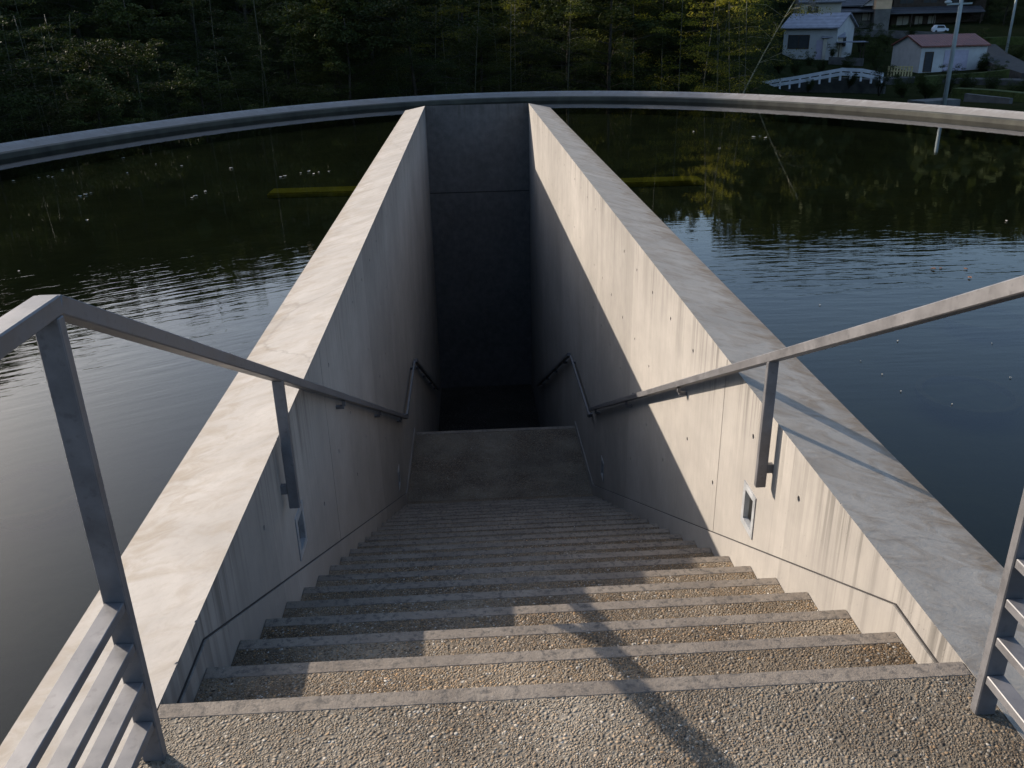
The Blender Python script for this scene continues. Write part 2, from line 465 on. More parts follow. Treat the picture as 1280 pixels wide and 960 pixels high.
# ------------------------------------------------------------------ stairs
st = thing('staircase', ((XL + XR) / 2, YMID, ZMID), 'flight of washed gravel concrete steps descending between the two parapet walls', 'staircase')
SK = 0.010
for k in range(1, NST + 1):
    ya, yb = Y0 + (k - 1) * T, Y0 + k * T; zt = -k * H
    last = k == NST
    bm = bmesh.new(); box(bm, (XL + SK + .002, ya + 0.002, zt - 0.5), (XR - SK - .002, yb - (0.0498 if not last else 0), zt + .0012))
    s_ = link_mesh('step', bm, MAGS, parent=st, loc=((XL + XR) / 2, ya, zt - 0.5))
    if not last:
        bm = bmesh.new(); box(bm, (XL + SK + .002, yb - 0.0495, zt - 0.5), (XR - SK - .002, yb, zt + 0.002))
        bevel_all(bm, 0.0018, 1)
        link_mesh('nosing', bm, MNOS, parent=s_)
bm = bmesh.new(); box(bm, (XL + SK + .002, YMID + 0.002, ZMID - 0.5), (XR - SK - .002, YMID2 - 0.0805, ZMID + 0.001))
ml = link_mesh('middle_landing', bm, MAGG, parent=st)
bm = bmesh.new(); box(bm, (XL + SK + .002, YMID2 - 0.08, ZMID - 0.5), (XR - SK - .002, YMID2, ZMID + 0.003)); bevel_all(bm, .0018, 1)
link_mesh('nosing', bm, MNOS, parent=ml)
bm = bmesh.new()
pr_ = []
for k in range(1, NL2 + 1):
    pr_ += [(YMID2 + 0.002 + (k - 1) * T, ZMID - k * H), (YMID2 + 0.002 + k * T, ZMID - k * H)]
pr_ += [(YE - 0.004, ZBOT), (YE - 0.004, ZBOT - 0.5), (YMID2 + 0.002, ZBOT - 0.5)]
prism(bm, pr_, 'x', XL + 0.004, XR - 0.004)
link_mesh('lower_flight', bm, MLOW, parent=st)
for sx, xi in ((-1, XL), (1, XR)):
    top = [(Y0 + 0.004, -0.095), (2.10, -0.088), (YMID + 0.03, -0.088 - SL * (YMID + .03 - 2.10)), (YMID2 - 0.02, ZMID + 0.075)]
    top[2] = (YMID + 0.03, ZMID + 0.10)
    bot = [(y, z - 0.75) for y, z in top[::-1]]
    bm = bmesh.new(); x0, x1 = sorted((xi - sx * 0.0015, xi - sx * SK))
    prism(bm, top + bot, 'x', x0, x1)
    sk = link_mesh('skirting', bm, MWALL, parent=st)
    bm = bmesh.new(); x0, x1 = sorted((xi - sx * 0.001, xi - sx * (SK - 0.005)))
    up_ = [(y, z + 0.0055) for y, z in top[:3]]; dn = [(y, z + 0.0005) for y, z in top[:3]][::-1]
    prism(bm, up_ + dn, 'x', x0, x1)
    link_mesh('sealant', bm, MDARK, parent=sk)

# ------------------------------------------------------------------ wall lights
MFRAME = steel('stainless_frame', (0.30, 0.31, 0.32)); MLENS = NB('lamp_glass'); MLENS = MLENS.princ((0.38, 0.42, 0.42), 0.12, 0.0, None, 0.6)
LAB = {(-1, 0): 'recessed square wall light low on the shaded left wall beside the upper steps',
       (1, 0): 'recessed square wall light low on the sunlit right wall beside the upper steps',
       (-1, 1): 'recessed wall light in the left wall at the dark foot of the upper flight',
       (1, 1): 'recessed wall light in the right wall at the dark foot of the upper flight'}
for sx, xi in ((-1, XL), (1, XR)):
    for i, (ly, lz) in enumerate(LIGHTS):
        t = thing('wall_light', (xi, ly, lz - 0.11), LAB[sx, i], 'wall light', 'wall lights along the stair walls')
        bm = bmesh.new(); x0, x1 = sorted((xi + sx * 0.02, xi - sx * 0.005))
        ho, vo, hi_, vi = 0.086, 0.112, 0.056, 0.078
        box(bm, (x0, ly - ho, lz + vi), (x1, ly + ho, lz + vo)); box(bm, (x0, ly - ho, lz - vo), (x1, ly + ho, lz - vi))
        box(bm, (x0, ly - ho, lz - vi), (x1, ly - hi_, lz + vi)); box(bm, (x0, ly + hi_, lz - vi), (x1, ly + ho, lz + vi))
        link_mesh('frame', bm, MFRAME, parent=t)
        bm = bmesh.new(); x0, x1 = sorted((xi + sx * 0.06, xi + sx * 0.075))
        box(bm, (x0, ly - 0.066, lz - 0.088), (x1, ly + 0.066, lz + 0.088)); link_mesh('lens', bm, MLENS, parent=t)

# ------------------------------------------------------------------ railings
RS, YN, ZN = 0.505, 1.585, 1.125     # handrail slope, newel position and rail height


def railing(sx, label):
    xi = XL if sx < 0 else XR
    xr = xi - sx * 0.048                  # handrail axis
    t = thing('stair_railing', (xr, YN, 0), label, 'railing', 'steel railings at the head of the stairs')
    bw, bd = 0.050, 0.026
    bm = bmesh.new(); box(bm, (xr - bw / 2, YN - bd, -0.001), (xr + bw / 2, YN, ZN - 0.0225)); bevel_all(bm, .0025, 1)
    link_mesh('newel_post', bm, MSTEEL, parent=t)
    yend = -0.9
    bm = bmesh.new(); box(bm, (xr - bw / 2, yend - bd, -0.001), (xr + bw / 2, yend, ZN - 0.0225)); bevel_all(bm, .0025, 1)
    link_mesh('end_post', bm, MSTEEL, parent=t)
    bm = bmesh.new(); box(bm, (xr - 0.025, yend - bd, ZN - 0.022), (xr + 0.025, YN + 0.003, ZN + 0.016)); bevel_all(bm, .003, 1)
    link_mesh('top_rail', bm, MSTEEL, parent=t)
    for z in (0.460, 0.350, 0.240, 0.125):
        bm = bmesh.new(); box(bm, (xr - 0.021, yend + .001, z - 0.024), (xr + 0.021, YN - bd - .001, z)); bevel_all(bm, .002, 1)
        link_mesh('guard_bar', bm, MSTEEL, parent=t)
    ye = 8.62 if sx < 0 else 8.42
    a = Vector((xr, YN + 0.004, ZN - 0.003)); b_ = Vector((xr, ye, ZN - 0.003 - RS * (ye - YN)))
    bm = bmesh.new(); bar(bm, a, b_, 0.046, 0.038, side=(1, 0, 0)); bevel_all(bm, .003, 1)
    hr = link_mesh('handrail', bm, MSTEEL, parent=t)
    rz = lambda y: ZN - RS * (y - YN) - 0.024
    ym = 3.215
    bm = bmesh.new(); box(bm, (xr - 0.022, ym - 0.014, -0.305), (xr + 0.022, ym + 0.014, rz(ym) + 0.008)); bevel_all(bm, .0025, 1)
    sp = link_mesh('support_post', bm, MSTEEL, parent=t)
    x0, x1 = sorted((xr + sx * 0.0225, xi + sx * 0.004))
    bm = bmesh.new(); box(bm, (x0, ym - 0.012, -0.235), (x1, ym + 0.012, -0.195)); link_mesh('bracket', bm, MSTEEL, parent=sp)
    for y in (4.70, 6.37, 8.05):
        bm = bmesh.new(); x0, x1 = sorted((xr, xi + sx * 0.004))
        box(bm, (x0, y - 0.012, rz(y) - 0.048), (x1, y + 0.012, rz(y) - 0.030)); box(bm, (xr - 0.01, y - 0.010, rz(y) - 0.030), (xr + 0.01, y + 0.010, rz(y) + 0.002))
        link_mesh('bracket', bm, MSTEEL, parent=hr)
    return t


railing(-1, 'grey steel railing left of the stair head with flat bars and a sloping handrail')
railing(1, 'grey steel railing right of the stair head casting its shadow on the sunlit wall')


def wall_rail(name, sx, pts, brk, label, group):
    xi = XL if sx < 0 else XR; xr = xi - sx * 0.05
    t = thing(name, (xi, pts[0][0], pts[0][1]), label, 'handrail', group)
    bm = bmesh.new(); bar(bm, (xr, *pts[0]), (xr, *pts[1]), (0.046 if 'lower' in name else 0.02), 0.038, side=(1, 0, 0)); link_mesh('rail', bm, MSTEEL, parent=t)
    for f in brk:
        y = pts[0][0] + (pts[1][0] - pts[0][0]) * f; z = pts[0][1] + (pts[1][1] - pts[0][1]) * f
        bm = bmesh.new(); x0, x1 = sorted((xr - sx * 0.01, xi + sx * 0.004)); box(bm, (x0, y - 0.012, z - 0.055), (x1, y + 0.012, z - 0.022))
        link_mesh('bracket', bm, MSTEEL, parent=t)


for sx, wd in ((-1, 'left'), (1, 'right')):
    ys = 8.68 if sx < 0 else 8.48
    wall_rail('landing_handrail', sx, [(ys, -2.44), (10.28, -2.44)], (0.06, 0.94), f'short level handrail on the {wd} wall above the middle landing', 'level handrails by the middle landing')
    wall_rail('lower_handrail', sx, [(10.45, -2.47), (15.9, -2.47 - 5.45 * SL)], (0.12, 0.37, 0.62, 0.87), f'handrail sloping down into the dark on the {wd} wall beyond the landing', 'handrails of the lower flight')

# ------------------------------------------------------------------ pond
EX, EY, EA, EB = 1.20, 3.3, 10.60, 19.03
NSEG = 220


def ell(t, off=0.0):
    c, s = math.cos(t), math.sin(t); x, y = EX + EA * c, EY + EB * s
    n = Vector((c / EA, s / EB)).normalized(); return x + n.x * off, y + n.y * off


def ring_mesh(profile, mats_idx):
    """profile = [(offset outwards, z)] closed; extruded round the ellipse"""
    bm = bmesh.new(); rings = []
    for i in range(NSEG):
        t = 2 * math.pi * i / NSEG
        rings.append([bm.verts.new((*ell(t, o_), z)) for o_, z in profile])
    n = len(profile)
    for i in range(NSEG):
        a, b_ = rings[i], rings[(i + 1) % NSEG]
        for k in range(n):
            f = bm.faces.new((a[k], b_[k], b_[(k + 1) % n], a[(k + 1) % n])); f.material_index = mats_idx[k]
    bmesh.ops.recalc_face_normals(bm, faces=bm.faces)
    return bm


MALGAE = simple('waterline_algae', (0.030, 0.030, 0.022), 0.7, 0, 0.5, 3)
rim = link_mesh('pond_rim', ring_mesh([(0, ZF - .3), (0, -0.222), (0.010, -0.214), (0.055, -0.1965), (0.30, -0.097), (0.312, -0.108), (0.312, -5), (0.2, -5), (0.2, ZF - .3)], [2, 2, 2, 1, 1, 0, 0, 0, 0]), [MWALL, MRIM, MALGAE], loc=(EX, EY + EB, -5))
tag(rim, 'low curved concrete rim enclosing the far side of the oval pond', 'pond rim')


def pond_sheet(name, z, mat, off):
    bm = bmesh.new()
    def slab(xa, xb, ymin):
        n = 60; top = []; bot = []
        for i in range(n + 1):
            x = xa + (xb - xa) * (0.5 - 0.5 * math.cos(math.pi * i / n))
            q = max(0.0, 1 - ((x - EX) / (EA + off)) ** 2); h = (EB + off) * math.sqrt(q)
            top.append(bm.verts.new((x, EY + h, z))); bot.append(bm.verts.new((x, max(ymin, EY - h), z)))
        for i in range(n):
            if (top[i].co - bot[i].co).length < 1e-4: bm.faces.new((bot[i + 1], top[i + 1], top[i]))
            elif (top[i + 1].co - bot[i + 1].co).length < 1e-4: bm.faces.new((bot[i], bot[i + 1], top[i]))
            else: bm.faces.new((bot[i], bot[i + 1], top[i + 1], top[i]))
    slab(EX - EA - off, XL - 0.3, -99); slab(XL - 0.3, XR + 0.3, YE + 0.25); slab(XR + 0.3, EX + EA + off, -99)
    bmesh.ops.remove_doubles(bm, verts=bm.verts, dist=1e-4)
    bmesh.ops.recalc_face_normals(bm, faces=bm.faces)
    for f in bm.faces:
        if f.normal.z < 0: f.normal_flip()
    o = link_mesh(name, bm, mat, loc=(EX, EY, z)); tag(o, kind='structure'); return o


pond_sheet('water', ZW, MWATER, 0.02)
b = NB('pond_bed'); p = b.pos(); n = b.noise(p, 0.7, 5, 0.6); n2 = b.noise(p, 4, 5, 0.65)
c = b.ramp(b.math('ADD', b.math('MULTIPLY', n, 0.7), b.math('MULTIPLY', n2, 0.3)), [(0.32, (0.024, 0.023, 0.011)), (0.55, (0.058, 0.054, 0.023)), (0.75, (0.108, 0.092, 0.038))])
pond_sheet('pond_bed', ZF, b.princ(c, 0.9, 0, b.bump(n2, 0.6, 0.03)), 0.1)

# submerged planting pots and sills
MPOT = simple('waterlogged_terracotta', (0.080, 0.062, 0.030), 0.8, 0, 0.4, 8)
MSOIL = simple('pond_soil', (0.046, 0.046, 0.021), 0.9, 0, 0.4, 12)
MSILL = simple('sunlit_tint_sill', (0.46, 0.35, 0.05), 0.85, 0, 0.3, 3)  # bright yellow stands in for sunlight on the submerged ledge
POTS = [((240, 370), 'sunken round planting pot under the left pond where tree reflections end'),
        ((1210, 490), 'sunken round planting pot in the blue right pond nearest the railing'),
        ((40, 610), 'sunken round planting pot in the bright left pond beside the newel post'),
        ((1230, 395), 'sunken round planting pot in the right pond just under the handrail')]
for (px, py), lab in POTS:
    c0 = on_level(px, py, -0.50); t = thing('planting_pot', (c0.x, c0.y, ZF), lab, 'plant pot', 'planting pots sunk in the pond')
    bm = bmesh.new(); prof = [(0.20, ZF + .002), (0.29, -0.53), (0.29, -0.50), (0.25, -0.50), (0.245, -0.54)]
    rr = [[bm.verts.new((c0.x + r * math.cos(a * math.pi / 14), c0.y + r * math.sin(a * math.pi / 14), z)) for a in range(28)] for r, z in prof]
    for a, b_ in zip(rr, rr[1:]):
        for k in range(28): bm.faces.new((a[k], a[(k + 1) % 28], b_[(k + 1) % 28], b_[k]))
    link_mesh('pot', bm, MPOT, parent=t)
    bm = bmesh.new(); bmesh.ops.create_circle(bm, cap_ends=True, segments=28, radius=0.247, matrix=Matrix.Translation((c0.x, c0.y, -0.53))); link_mesh('soil', bm, MSOIL, parent=t)
for xa, xb, lab in ((-2.80, XL - WL - .01, 'sill under the water of the left pond coloured yellow green as if sunlit'), (XR + WR + .01, 3.3, 'sill under the water of the right pond coloured yellow green as if sunlit')):
    bm = bmesh.new(); box(bm, (xa, 12.05, ZF - .01), (xb, 12.45, -0.55)); bevel_all(bm, .02, 2)
    tag(link_mesh('sunken_sill', bm, MSILL, loc=((xa + xb) / 2, 12.25, ZF)), lab, 'sill')

# floating leaves and petals
MPET = simple('pale_dry_leaf', (0.24, 0.23, 0.20), 0.7, 0, 0.2, 9); MBRN = simple('brown_leaf', (0.16, 0.07, 0.03), 0.7, 0, 0.3, 9)
LV = [(244, 246, 7), (257, 240, 5), (107, 244, 7), (109, 276, 5), (24, 340, 6), (356, 221, 6), (376, 217, 5), (386, 215, 6), (392, 218, 5), (411, 215, 4), (289, 211, 6), (60, 221, 4), (66, 222, 4), (49, 223, 4), (195, 206, 4), (154, 198, 4), (227, 208, 4), (159, 217, 4), (17, 227, 5), (78, 213, 4), (100, 246, 5), (351, 222, 5), (399, 216, 4), (240, 248, 5), (114, 242, 4),
      (942, 172, 6), (957, 173, 6), (899, 186, 4), (867, 165, 4), (950, 171, 4), (1166, 337, -9), (1207, 337, -7), (1212, 348, -9), (1176, 336, -5), (1258, 277, 5), (871, 300, 4), (1122, 427, 4), (1025, 382, 3), (1263, 473, 4), (1190, 506, 3), (1126, 490, 3), (1103, 469, 3), (1076, 452, 3), (1240, 430, 3)]
pm = None
for px, py, s_ in LV:
    q = on_level(px, py, ZW); dist = (q - CAM).length; r = abs(s_) * dist / 1071 / 2 * 0.9
    if dist < 9: r *= 0.8
    bm = bmesh.new(); n = 9; ph = random.random() * 6
    top = [bm.verts.new((r * math.cos(2 * math.pi * k / n) * (1 if k % 2 else 0.8), 0.55 * r * math.sin(2 * math.pi * k / n), 0.004 + 0.012 * r / .03 * abs(math.sin(ph + k * 0.9)))) for k in range(n)]
    bot = [bm.verts.new((v.co.x * 0.96, v.co.y * 0.96, v.co.z - 0.003)) for v in top]
    bm.faces.new(top); bm.faces.new(bot[::-1])
    for k in range(n): bm.faces.new((top[k], bot[k], bot[(k + 1) % n], top[(k + 1) % n]))
    o = link_mesh('floating_leaf', bm, MPET if s_ > 0 else MBRN); o.location = q + Vector((0, 0, 0.002)); o.rotation_euler.z = random.random() * 6.28
    left = px < 600
    if s_ < 0: tag(o, 'brown fallen leaf floating on the blue sky reflection of the right pond', 'leaf', 'brown leaves on the right pond')
    elif left: tag(o, 'small pale leaf floating on the dark left half of the pond', 'leaf', 'pale leaves on the left pond')
    else: tag(o, 'small pale speck of leaf floating on the right half of the pond', 'leaf', 'pale leaves on the right pond')

# ------------------------------------------------------------------ terrain
PR = [(0, -3.4), (24, -3.4), (55, -3.35), (74, -4.3), (95, -5.0), (105, -4.6), (119, -3.7), (128, -3.0), (138.5, -2.5), (141.5, -1.15), (160, 1.0), (185, 16), (215, 40), (245, 50), (420, 70), (900, 30), (1600, 30)]
PL = [(0, -3.4), (24, -3.3), (34, -2.8), (44, -1.5), (60, 3), (85, 11), (108, 16.5), (160, 22), (300, 30), (900, 35), (1600, 30)]
PW = [(0, -3.4), (24, -3.4), (40, -3.2), (70, 2), (120, 16), (200, 30), (420, 50), (900, 40), (1600, 30)]


def ip(P, r): return float(np.interp(r, [a for a, _ in P], [b_ for _, b_ in P]))


def ss(a, b_, x):
    t = min(1, max(0, (x - a) / (b_ - a))); return t * t * (3 - 2 * t)


def ground_z(x, y):
    r = math.hypot(x, y); az = math.degrees(math.atan2(x, y))
    wr = ss(13.0, 19.0, az) * (1 - ss(75, 100, az))
    ww = ss(-42, -50, az) if False else (1 - ss(-50, -42, az)) + ss(75, 100, az)
    ww = min(1, ww)
    z = ip(PR, r) * wr + (1 - wr) * (ip(PL, r) * (1 - ww) + ip(PW, r) * ww)
    return z


bm = bmesh.new(); NA = 180
rad = [2, 6, 10, 12, 14, 16, 18, 20, 21, 22, 23, 24, 26, 28, 30, 33, 36, 40, 44, 48, 52, 56, 60, 65, 70, 75, 80, 85, 90, 95, 100, 105, 110, 115, 120, 126, 132, 138, 144, 150, 160, 175, 190, 210, 240, 300, 420, 700, 1100, 1600]
rows = []
for r in rad:
    row = []
    for i in range(NA):
        a = 2 * math.pi * i / NA; x, y = r * math.sin(a), r * math.cos(a)
        z = ground_z(x, y) + (0.25 * math.sin(x * .7 + 1) * math.sin(y * .9) if r > 24 and r < 60 else 0)
        if ((x - EX) / (EA + .2)) ** 2 + ((y - EY) / (EB + .2)) ** 2 < 1: z = -8.5
        row.append(bm.verts.new((x, y, z)))
    rows.append(row)
c0 = bm.verts.new((0, 0, -8.5))
for i in range(NA): bm.faces.new((c0, rows[0][(i + 1) % NA], rows[0][i]))
for a, b_ in zip(rows, rows[1:]):
    for i in range(NA): bm.faces.new((a[i], a[(i + 1) % NA], b_[(i + 1) % NA], b_[i]))
bmesh.ops.recalc_face_normals(bm, faces=bm.faces)
for f in bm.faces: f.smooth = True
b = NB('earth_and_grass'); p = b.pos(); n = b.noise(p, 0.35, 6, 0.65); n2 = b.noise(p, 4, 4, 0.7)
c = b.ramp(b.math('ADD', b.math('MULTIPLY', n, 0.6), b.math('MULTIPLY', n2, 0.4)), [(0.3, (0.010, 0.014, 0.006)), (0.5, (0.018, 0.022, 0.009)), (0.62, (0.028, 0.027, 0.014)), (0.75, (0.042, 0.037, 0.022))])
MEARTH = b.princ(c, 1.0, 0, b.bump(n2, 0.8, 0.15), 0.0)
g = link_mesh('ground', bm, MEARTH); tag(g, kind='structure')

# ------------------------------------------------------------------ foliage
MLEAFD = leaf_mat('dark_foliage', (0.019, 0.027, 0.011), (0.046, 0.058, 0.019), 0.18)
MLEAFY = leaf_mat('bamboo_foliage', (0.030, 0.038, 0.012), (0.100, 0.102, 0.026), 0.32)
MLEAFH = leaf_mat('hill_foliage', (0.017, 0.025, 0.010), (0.042, 0.052, 0.020), 0.18)
MBARK = simple('bark', (0.035, 0.031, 0.024), 0.85, 0, 0.4, 14)
MCULM = simple('bamboo_culm', (0.055, 0.057, 0.034), 0.6, 0, 0.35, 6)


def leaves_mesh(name, C_, size, mat, flat=0.6, aspect=2.6):
    C_ = np.asarray(C_, float); n = len(C_)
    size = np.broadcast_to(np.asarray(size, float), (n,)) * rng.uniform(0.7, 1.35, n)
    a = rng.uniform(0, 2 * np.pi, n); tilt = rng.normal(0, 1, n) * (1 - flat) + rng.uniform(-0.5, 0.1, n)
    d = np.stack([np.cos(a) * np.cos(tilt), np.sin(a) * np.cos(tilt), np.sin(tilt)], 1)
    nr = rng.normal(0, 1, (n, 3)) * (1 - flat); nr[:, 2] += 0.9
    s = np.cross(d, nr); s /= np.linalg.norm(s, axis=1, keepdims=True) + 1e-9
    L = size[:, None]; W = L / aspect
    V = np.stack([C_ - d * L * .5, C_ + s * W * .5 - d * L * .05, C_ + d * L * .5, C_ - s * W * .5 - d * L * .05], 1).reshape(-1, 3)
    me = bpy.data.meshes.new(name)
    me.vertices.add(4 * n); me.vertices.foreach_set('co', V.ravel())
    me.loops.add(4 * n); me.loops.foreach_set('vertex_index', np.arange(4 * n, dtype=np.int32))
    me.polygons.add(n); me.polygons.foreach_set('loop_start', np.arange(0, 4 * n, 4, dtype=np.int32))
    me.polygons.foreach_set('loop_total', np.full(n, 4, dtype=np.int32))
    me.update(calc_edges=True); me.validate(); me.materials.append(mat); return me


def clump(c, rad, n, fz=0.4):
    d = rng.normal(0, 1, (n, 3)); d /= np.linalg.norm(d, axis=1, keepdims=True)
    q = d * rng.uniform(0.25, 1, (n, 1)) ** 0.6 * rad; q[:, 2] *= fz
    q[:, 2] -= 0.25 * (q[:, 0] ** 2 + q[:, 1] ** 2) / max(rad, .1)
    return q + np.asarray(c)


def lsize(z): return np.where(z < 6.5, 0.070, 0.13)


def make_bamboo(hh, lean, dens=1.0):
    pts = []; k = 14
    for i in range(k + 1):
        f = i / k; pts.append(Vector((lean * hh * f ** 1.3, 0.25 * math.sin(f * 2.2 + hh), hh * f - (0.10 * lean * hh * f * f))))
    bm = bmesh.new(); tube(bm, pts, [0.020 * (1 - 0.7 * i / k) + 0.005 for i in range(k + 1)], 6)
    L = []
    z = 0.9
    while z < hh * 0.99:
        f = z / hh; base = pts[min(k, int(f * k))].lerp(pts[min(k, int(f * k) + 1)], f * k - int(f * k))
        for _ in range(random.choice((1, 2, 2)) if z < 7 else 2):
            a = random.uniform(0, 6.28); ln = random.uniform(0.6, 1.7) * (1.25 - 0.6 * f)
            e = base + Vector((math.cos(a) * ln, math.sin(a) * ln, random.uniform(-0.1, 0.35) * ln))
            bm2 = [base, base.lerp(e, 0.55) + Vector((0, 0, 0.10 * ln)), e]; tube(bm, bm2, [0.006, 0.004, 0.002], 3)
            m = int((150 if z < 7 else 90) * dens)
            for j in range(3):
                c_ = base.lerp(e, 0.35 + 0.33 * j); L.append(clump(c_, 0.24 + 0.12 * ln, m // 3, 0.38))
        z += random.uniform(0.22, 0.42) if z < 7 else 0.55
    L = np.concatenate(L)
    return bm, L


def make_broad(hh, spread, dens=1.0):
    bm = bmesh.new(); L = []
    tr = [Vector((0, 0, -0.3)), Vector((0.08, 0.03, hh * .25)), Vector((-0.06, 0.1, hh * .5)), Vector((0.1, 0, hh * .75)), Vector((0.05, 0.05, hh * .97))]
    tube(bm, tr, [0.13, 0.10, 0.075, 0.045, 0.015], 7)
    z = hh * 0.10
    while z < hh * 0.97:
        f = z / hh; base = tr[min(4, int(f * 4))].lerp(tr[min(4, int(f * 4) + 1)], f * 4 - int(f * 4))
        for _ in range(3):
            a = random.uniform(0, 6.28); ln = spread * (0.35 + 0.9 * math.sin(math.pi * min(1, 0.18 + f * 0.8))) * random.uniform(0.5, 1.1)
            e = base + Vector((math.cos(a) * ln, math.sin(a) * ln, ln * random.uniform(0.0, 0.5)))
            tube(bm, [base, base.lerp(e, .5) + Vector((0, 0, .08 * ln)), e], [0.03 * (1.2 - f), 0.02 * (1.2 - f), 0.006], 4)
            for j in range(3):
                c_ = base.lerp(e, 0.4 + 0.3 * j) + Vector((random.uniform(-.25, .25), random.uniform(-.25, .25), random.uniform(-.1, .2)))
                L.append(clump(c_, random.uniform(0.35, 0.62), int((215 if z < 6 else 120) * dens), 0.42))
        z += hh * 0.05 if hh < 6 else 0.42
    return bm, np.concatenate(L)


def make_shrub(hh, wd):
    bm = bmesh.new(); L = []
    for i in range(9):
        a = random.uniform(0, 6.28); e = Vector((math.cos(a) * wd * random.uniform(.2, .9), math.sin(a) * wd * random.uniform(.2, .9), hh * random.uniform(.5, 1)))
        tube(bm, [Vector((0.05 * math.cos(a), 0.05 * math.sin(a), -.2)), e * 0.5 + Vector((0, 0, .15)), e], [0.03, 0.018, 0.005], 4)
        for j in range(4): L.append(clump(e * (0.35 + 0.22 * j), random.uniform(.28, .5), 210, 0.5))
    return bm, np.concatenate(L)


def proto(kind, name, bm, L, leafmat, barkmat, flat=0.6, aspect=2.6, sz=None):
    r = bpy.data.objects.new(name, None); COL.objects.link(r)
    me = bpy.data.meshes.new('trunk'); bm.to_mesh(me); bm.free(); me.materials.append(barkmat)
    o = bpy.data.objects.new('trunk' if kind != 'shrub' else 'stem', me); COL.objects.link(o); o.parent = r
    lm = leaves_mesh('crown', L, lsize(L[:, 2]) if sz is None else sz, leafmat, flat, aspect)
    o = bpy.data.objects.new('crown' if kind != 'shrub' else 'foliage', lm); COL.objects.link(o); o.parent = r
    return r


BAM = [proto('bamboo', 'bamboo', *make_bamboo(h_, l_), MLEAFY, MCULM, 0.55, 3.6) for h_, l_ in ((8.5, 0.05), (9.5, -0.08), (7.5, 0.12), (10, 0.02))]
BRO = [proto('tree', 'broadleaf_tree', *make_broad(h_, s_), MLEAFD, MBARK, 0.6, 2.2) for h_, s_ in ((8.5, 1.9), (9.5, 2.2), (7.0, 1.7))]
SHR = [proto('shrub', 'shrub', *make_shrub(h_, w_), MLEAFD, MBARK, 0.5, 2.0) for h_, w_ in ((2.6, 1.3), (3.3, 1.5), (2.0, 1.2))]
BAMD = []  # bamboo copies with darker leaves: the left grove's shade put into the colour
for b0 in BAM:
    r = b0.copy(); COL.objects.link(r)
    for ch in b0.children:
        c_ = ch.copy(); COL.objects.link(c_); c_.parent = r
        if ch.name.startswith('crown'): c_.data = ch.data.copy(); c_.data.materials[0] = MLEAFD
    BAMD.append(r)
used = set()


def plant(protos, x, y, s_, label, cat, group, zoff=0.0, rot=None):
    p = random.choice(protos)
    if p.name in used: o = copy_tree(p)
    else: o = p; used.add(p.name)
    o.location = (x, y, ground_z(x, y) - 0.1 + zoff); o.rotation_euler.z = random.uniform(0, 6.28) if rot is None else rot
    o.scale = (s_, s_, s_ * random.uniform(.93, 1.0)); tag(o, label, cat, group); return o


def rim_clear(x, y, m=1.2):
    return ((x - EX) / (EA + m)) ** 2 + ((y - EY) / (EB + m)) ** 2 > 1


def zone(az): return 0 if az < -11 else (1 if az < 5 else 2)


BL = ['thin stemmed bamboo in the dark grove behind the left part of the rim', 'thin stemmed bamboo in the grove straight behind the end of the stairs', 'yellow green bamboo catching light behind the right part of the rim']
TL = ['dark leafy tree in the grove behind the left part of the rim', 'dark leafy tree in the grove straight behind the end of the stairs', 'dark leafy tree among yellow bamboo behind the right part of the rim']
SLb = ['dark low bush at the foot of the grove behind the left rim', 'dark low bush at the foot of the grove beyond the stair end', 'low bush at the foot of the bamboo behind the right rim']
GZ = ['left', 'middle', 'right']


SIL = [(-60, 21), (-40, 21), (-31, 21), (-28, 19.6), (-24, 16.8), (-18, 16.6), (-13.5, 15.7), (-6.4, 13.6), (2, 14.0), (11, 14.5), (17, 14.1), (22, 13.9), (26, 13.2), (33, 12.2), (70, 12)]


def block_height(x, y, m=1.6):
    """greatest height of a crown: it may not shade the sunlit stair walls, nor stand above the treeline of the photo"""
    D = math.hypot(x, y); az = math.degrees(math.atan2(x, y))
    lim = -2.2 + D * math.tan(R(float(np.interp(az, [a for a, _ in SIL], [b_ for _, b_ in SIL]))))
    for xa, sgn in ((-1.35, 1), (1.3, -1)):
        t = (xa - x) / 0.783; ya = y - 0.6225 * t
        if t > 0 and -1.5 - m < ya < 18.3 + m: lim = min(lim, 0.392 * (t - m * .6) - 0.35 if xa < 0 else 0.392 * t - 0.75)
    return lim


def put(kind, x, y, s0):
    if not rim_clear(x, y): return
    az = math.degrees(math.atan2(x, y)); z = zone(az); gz = ground_z(x, y)
    lim = block_height(x, y)
    full = {'b': 10.1, 't': 10.0, 's': 3.6}[kind]
    s_ = s0
    if gz + full * s_ > lim: s_ = (lim - gz) / full
    s_ *= random.uniform(0.86, 1.0)
    if s_ < 0.3: return
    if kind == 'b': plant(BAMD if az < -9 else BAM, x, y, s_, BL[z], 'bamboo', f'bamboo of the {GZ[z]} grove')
    elif kind == 't': plant(BRO, x, y, s_, TL[z], 'tree', f'leafy trees of the {GZ[z]} grove')
    else: plant(SHR, x, y, s_, SLb[z], 'bush', f'bushes of the {GZ[z]} grove')


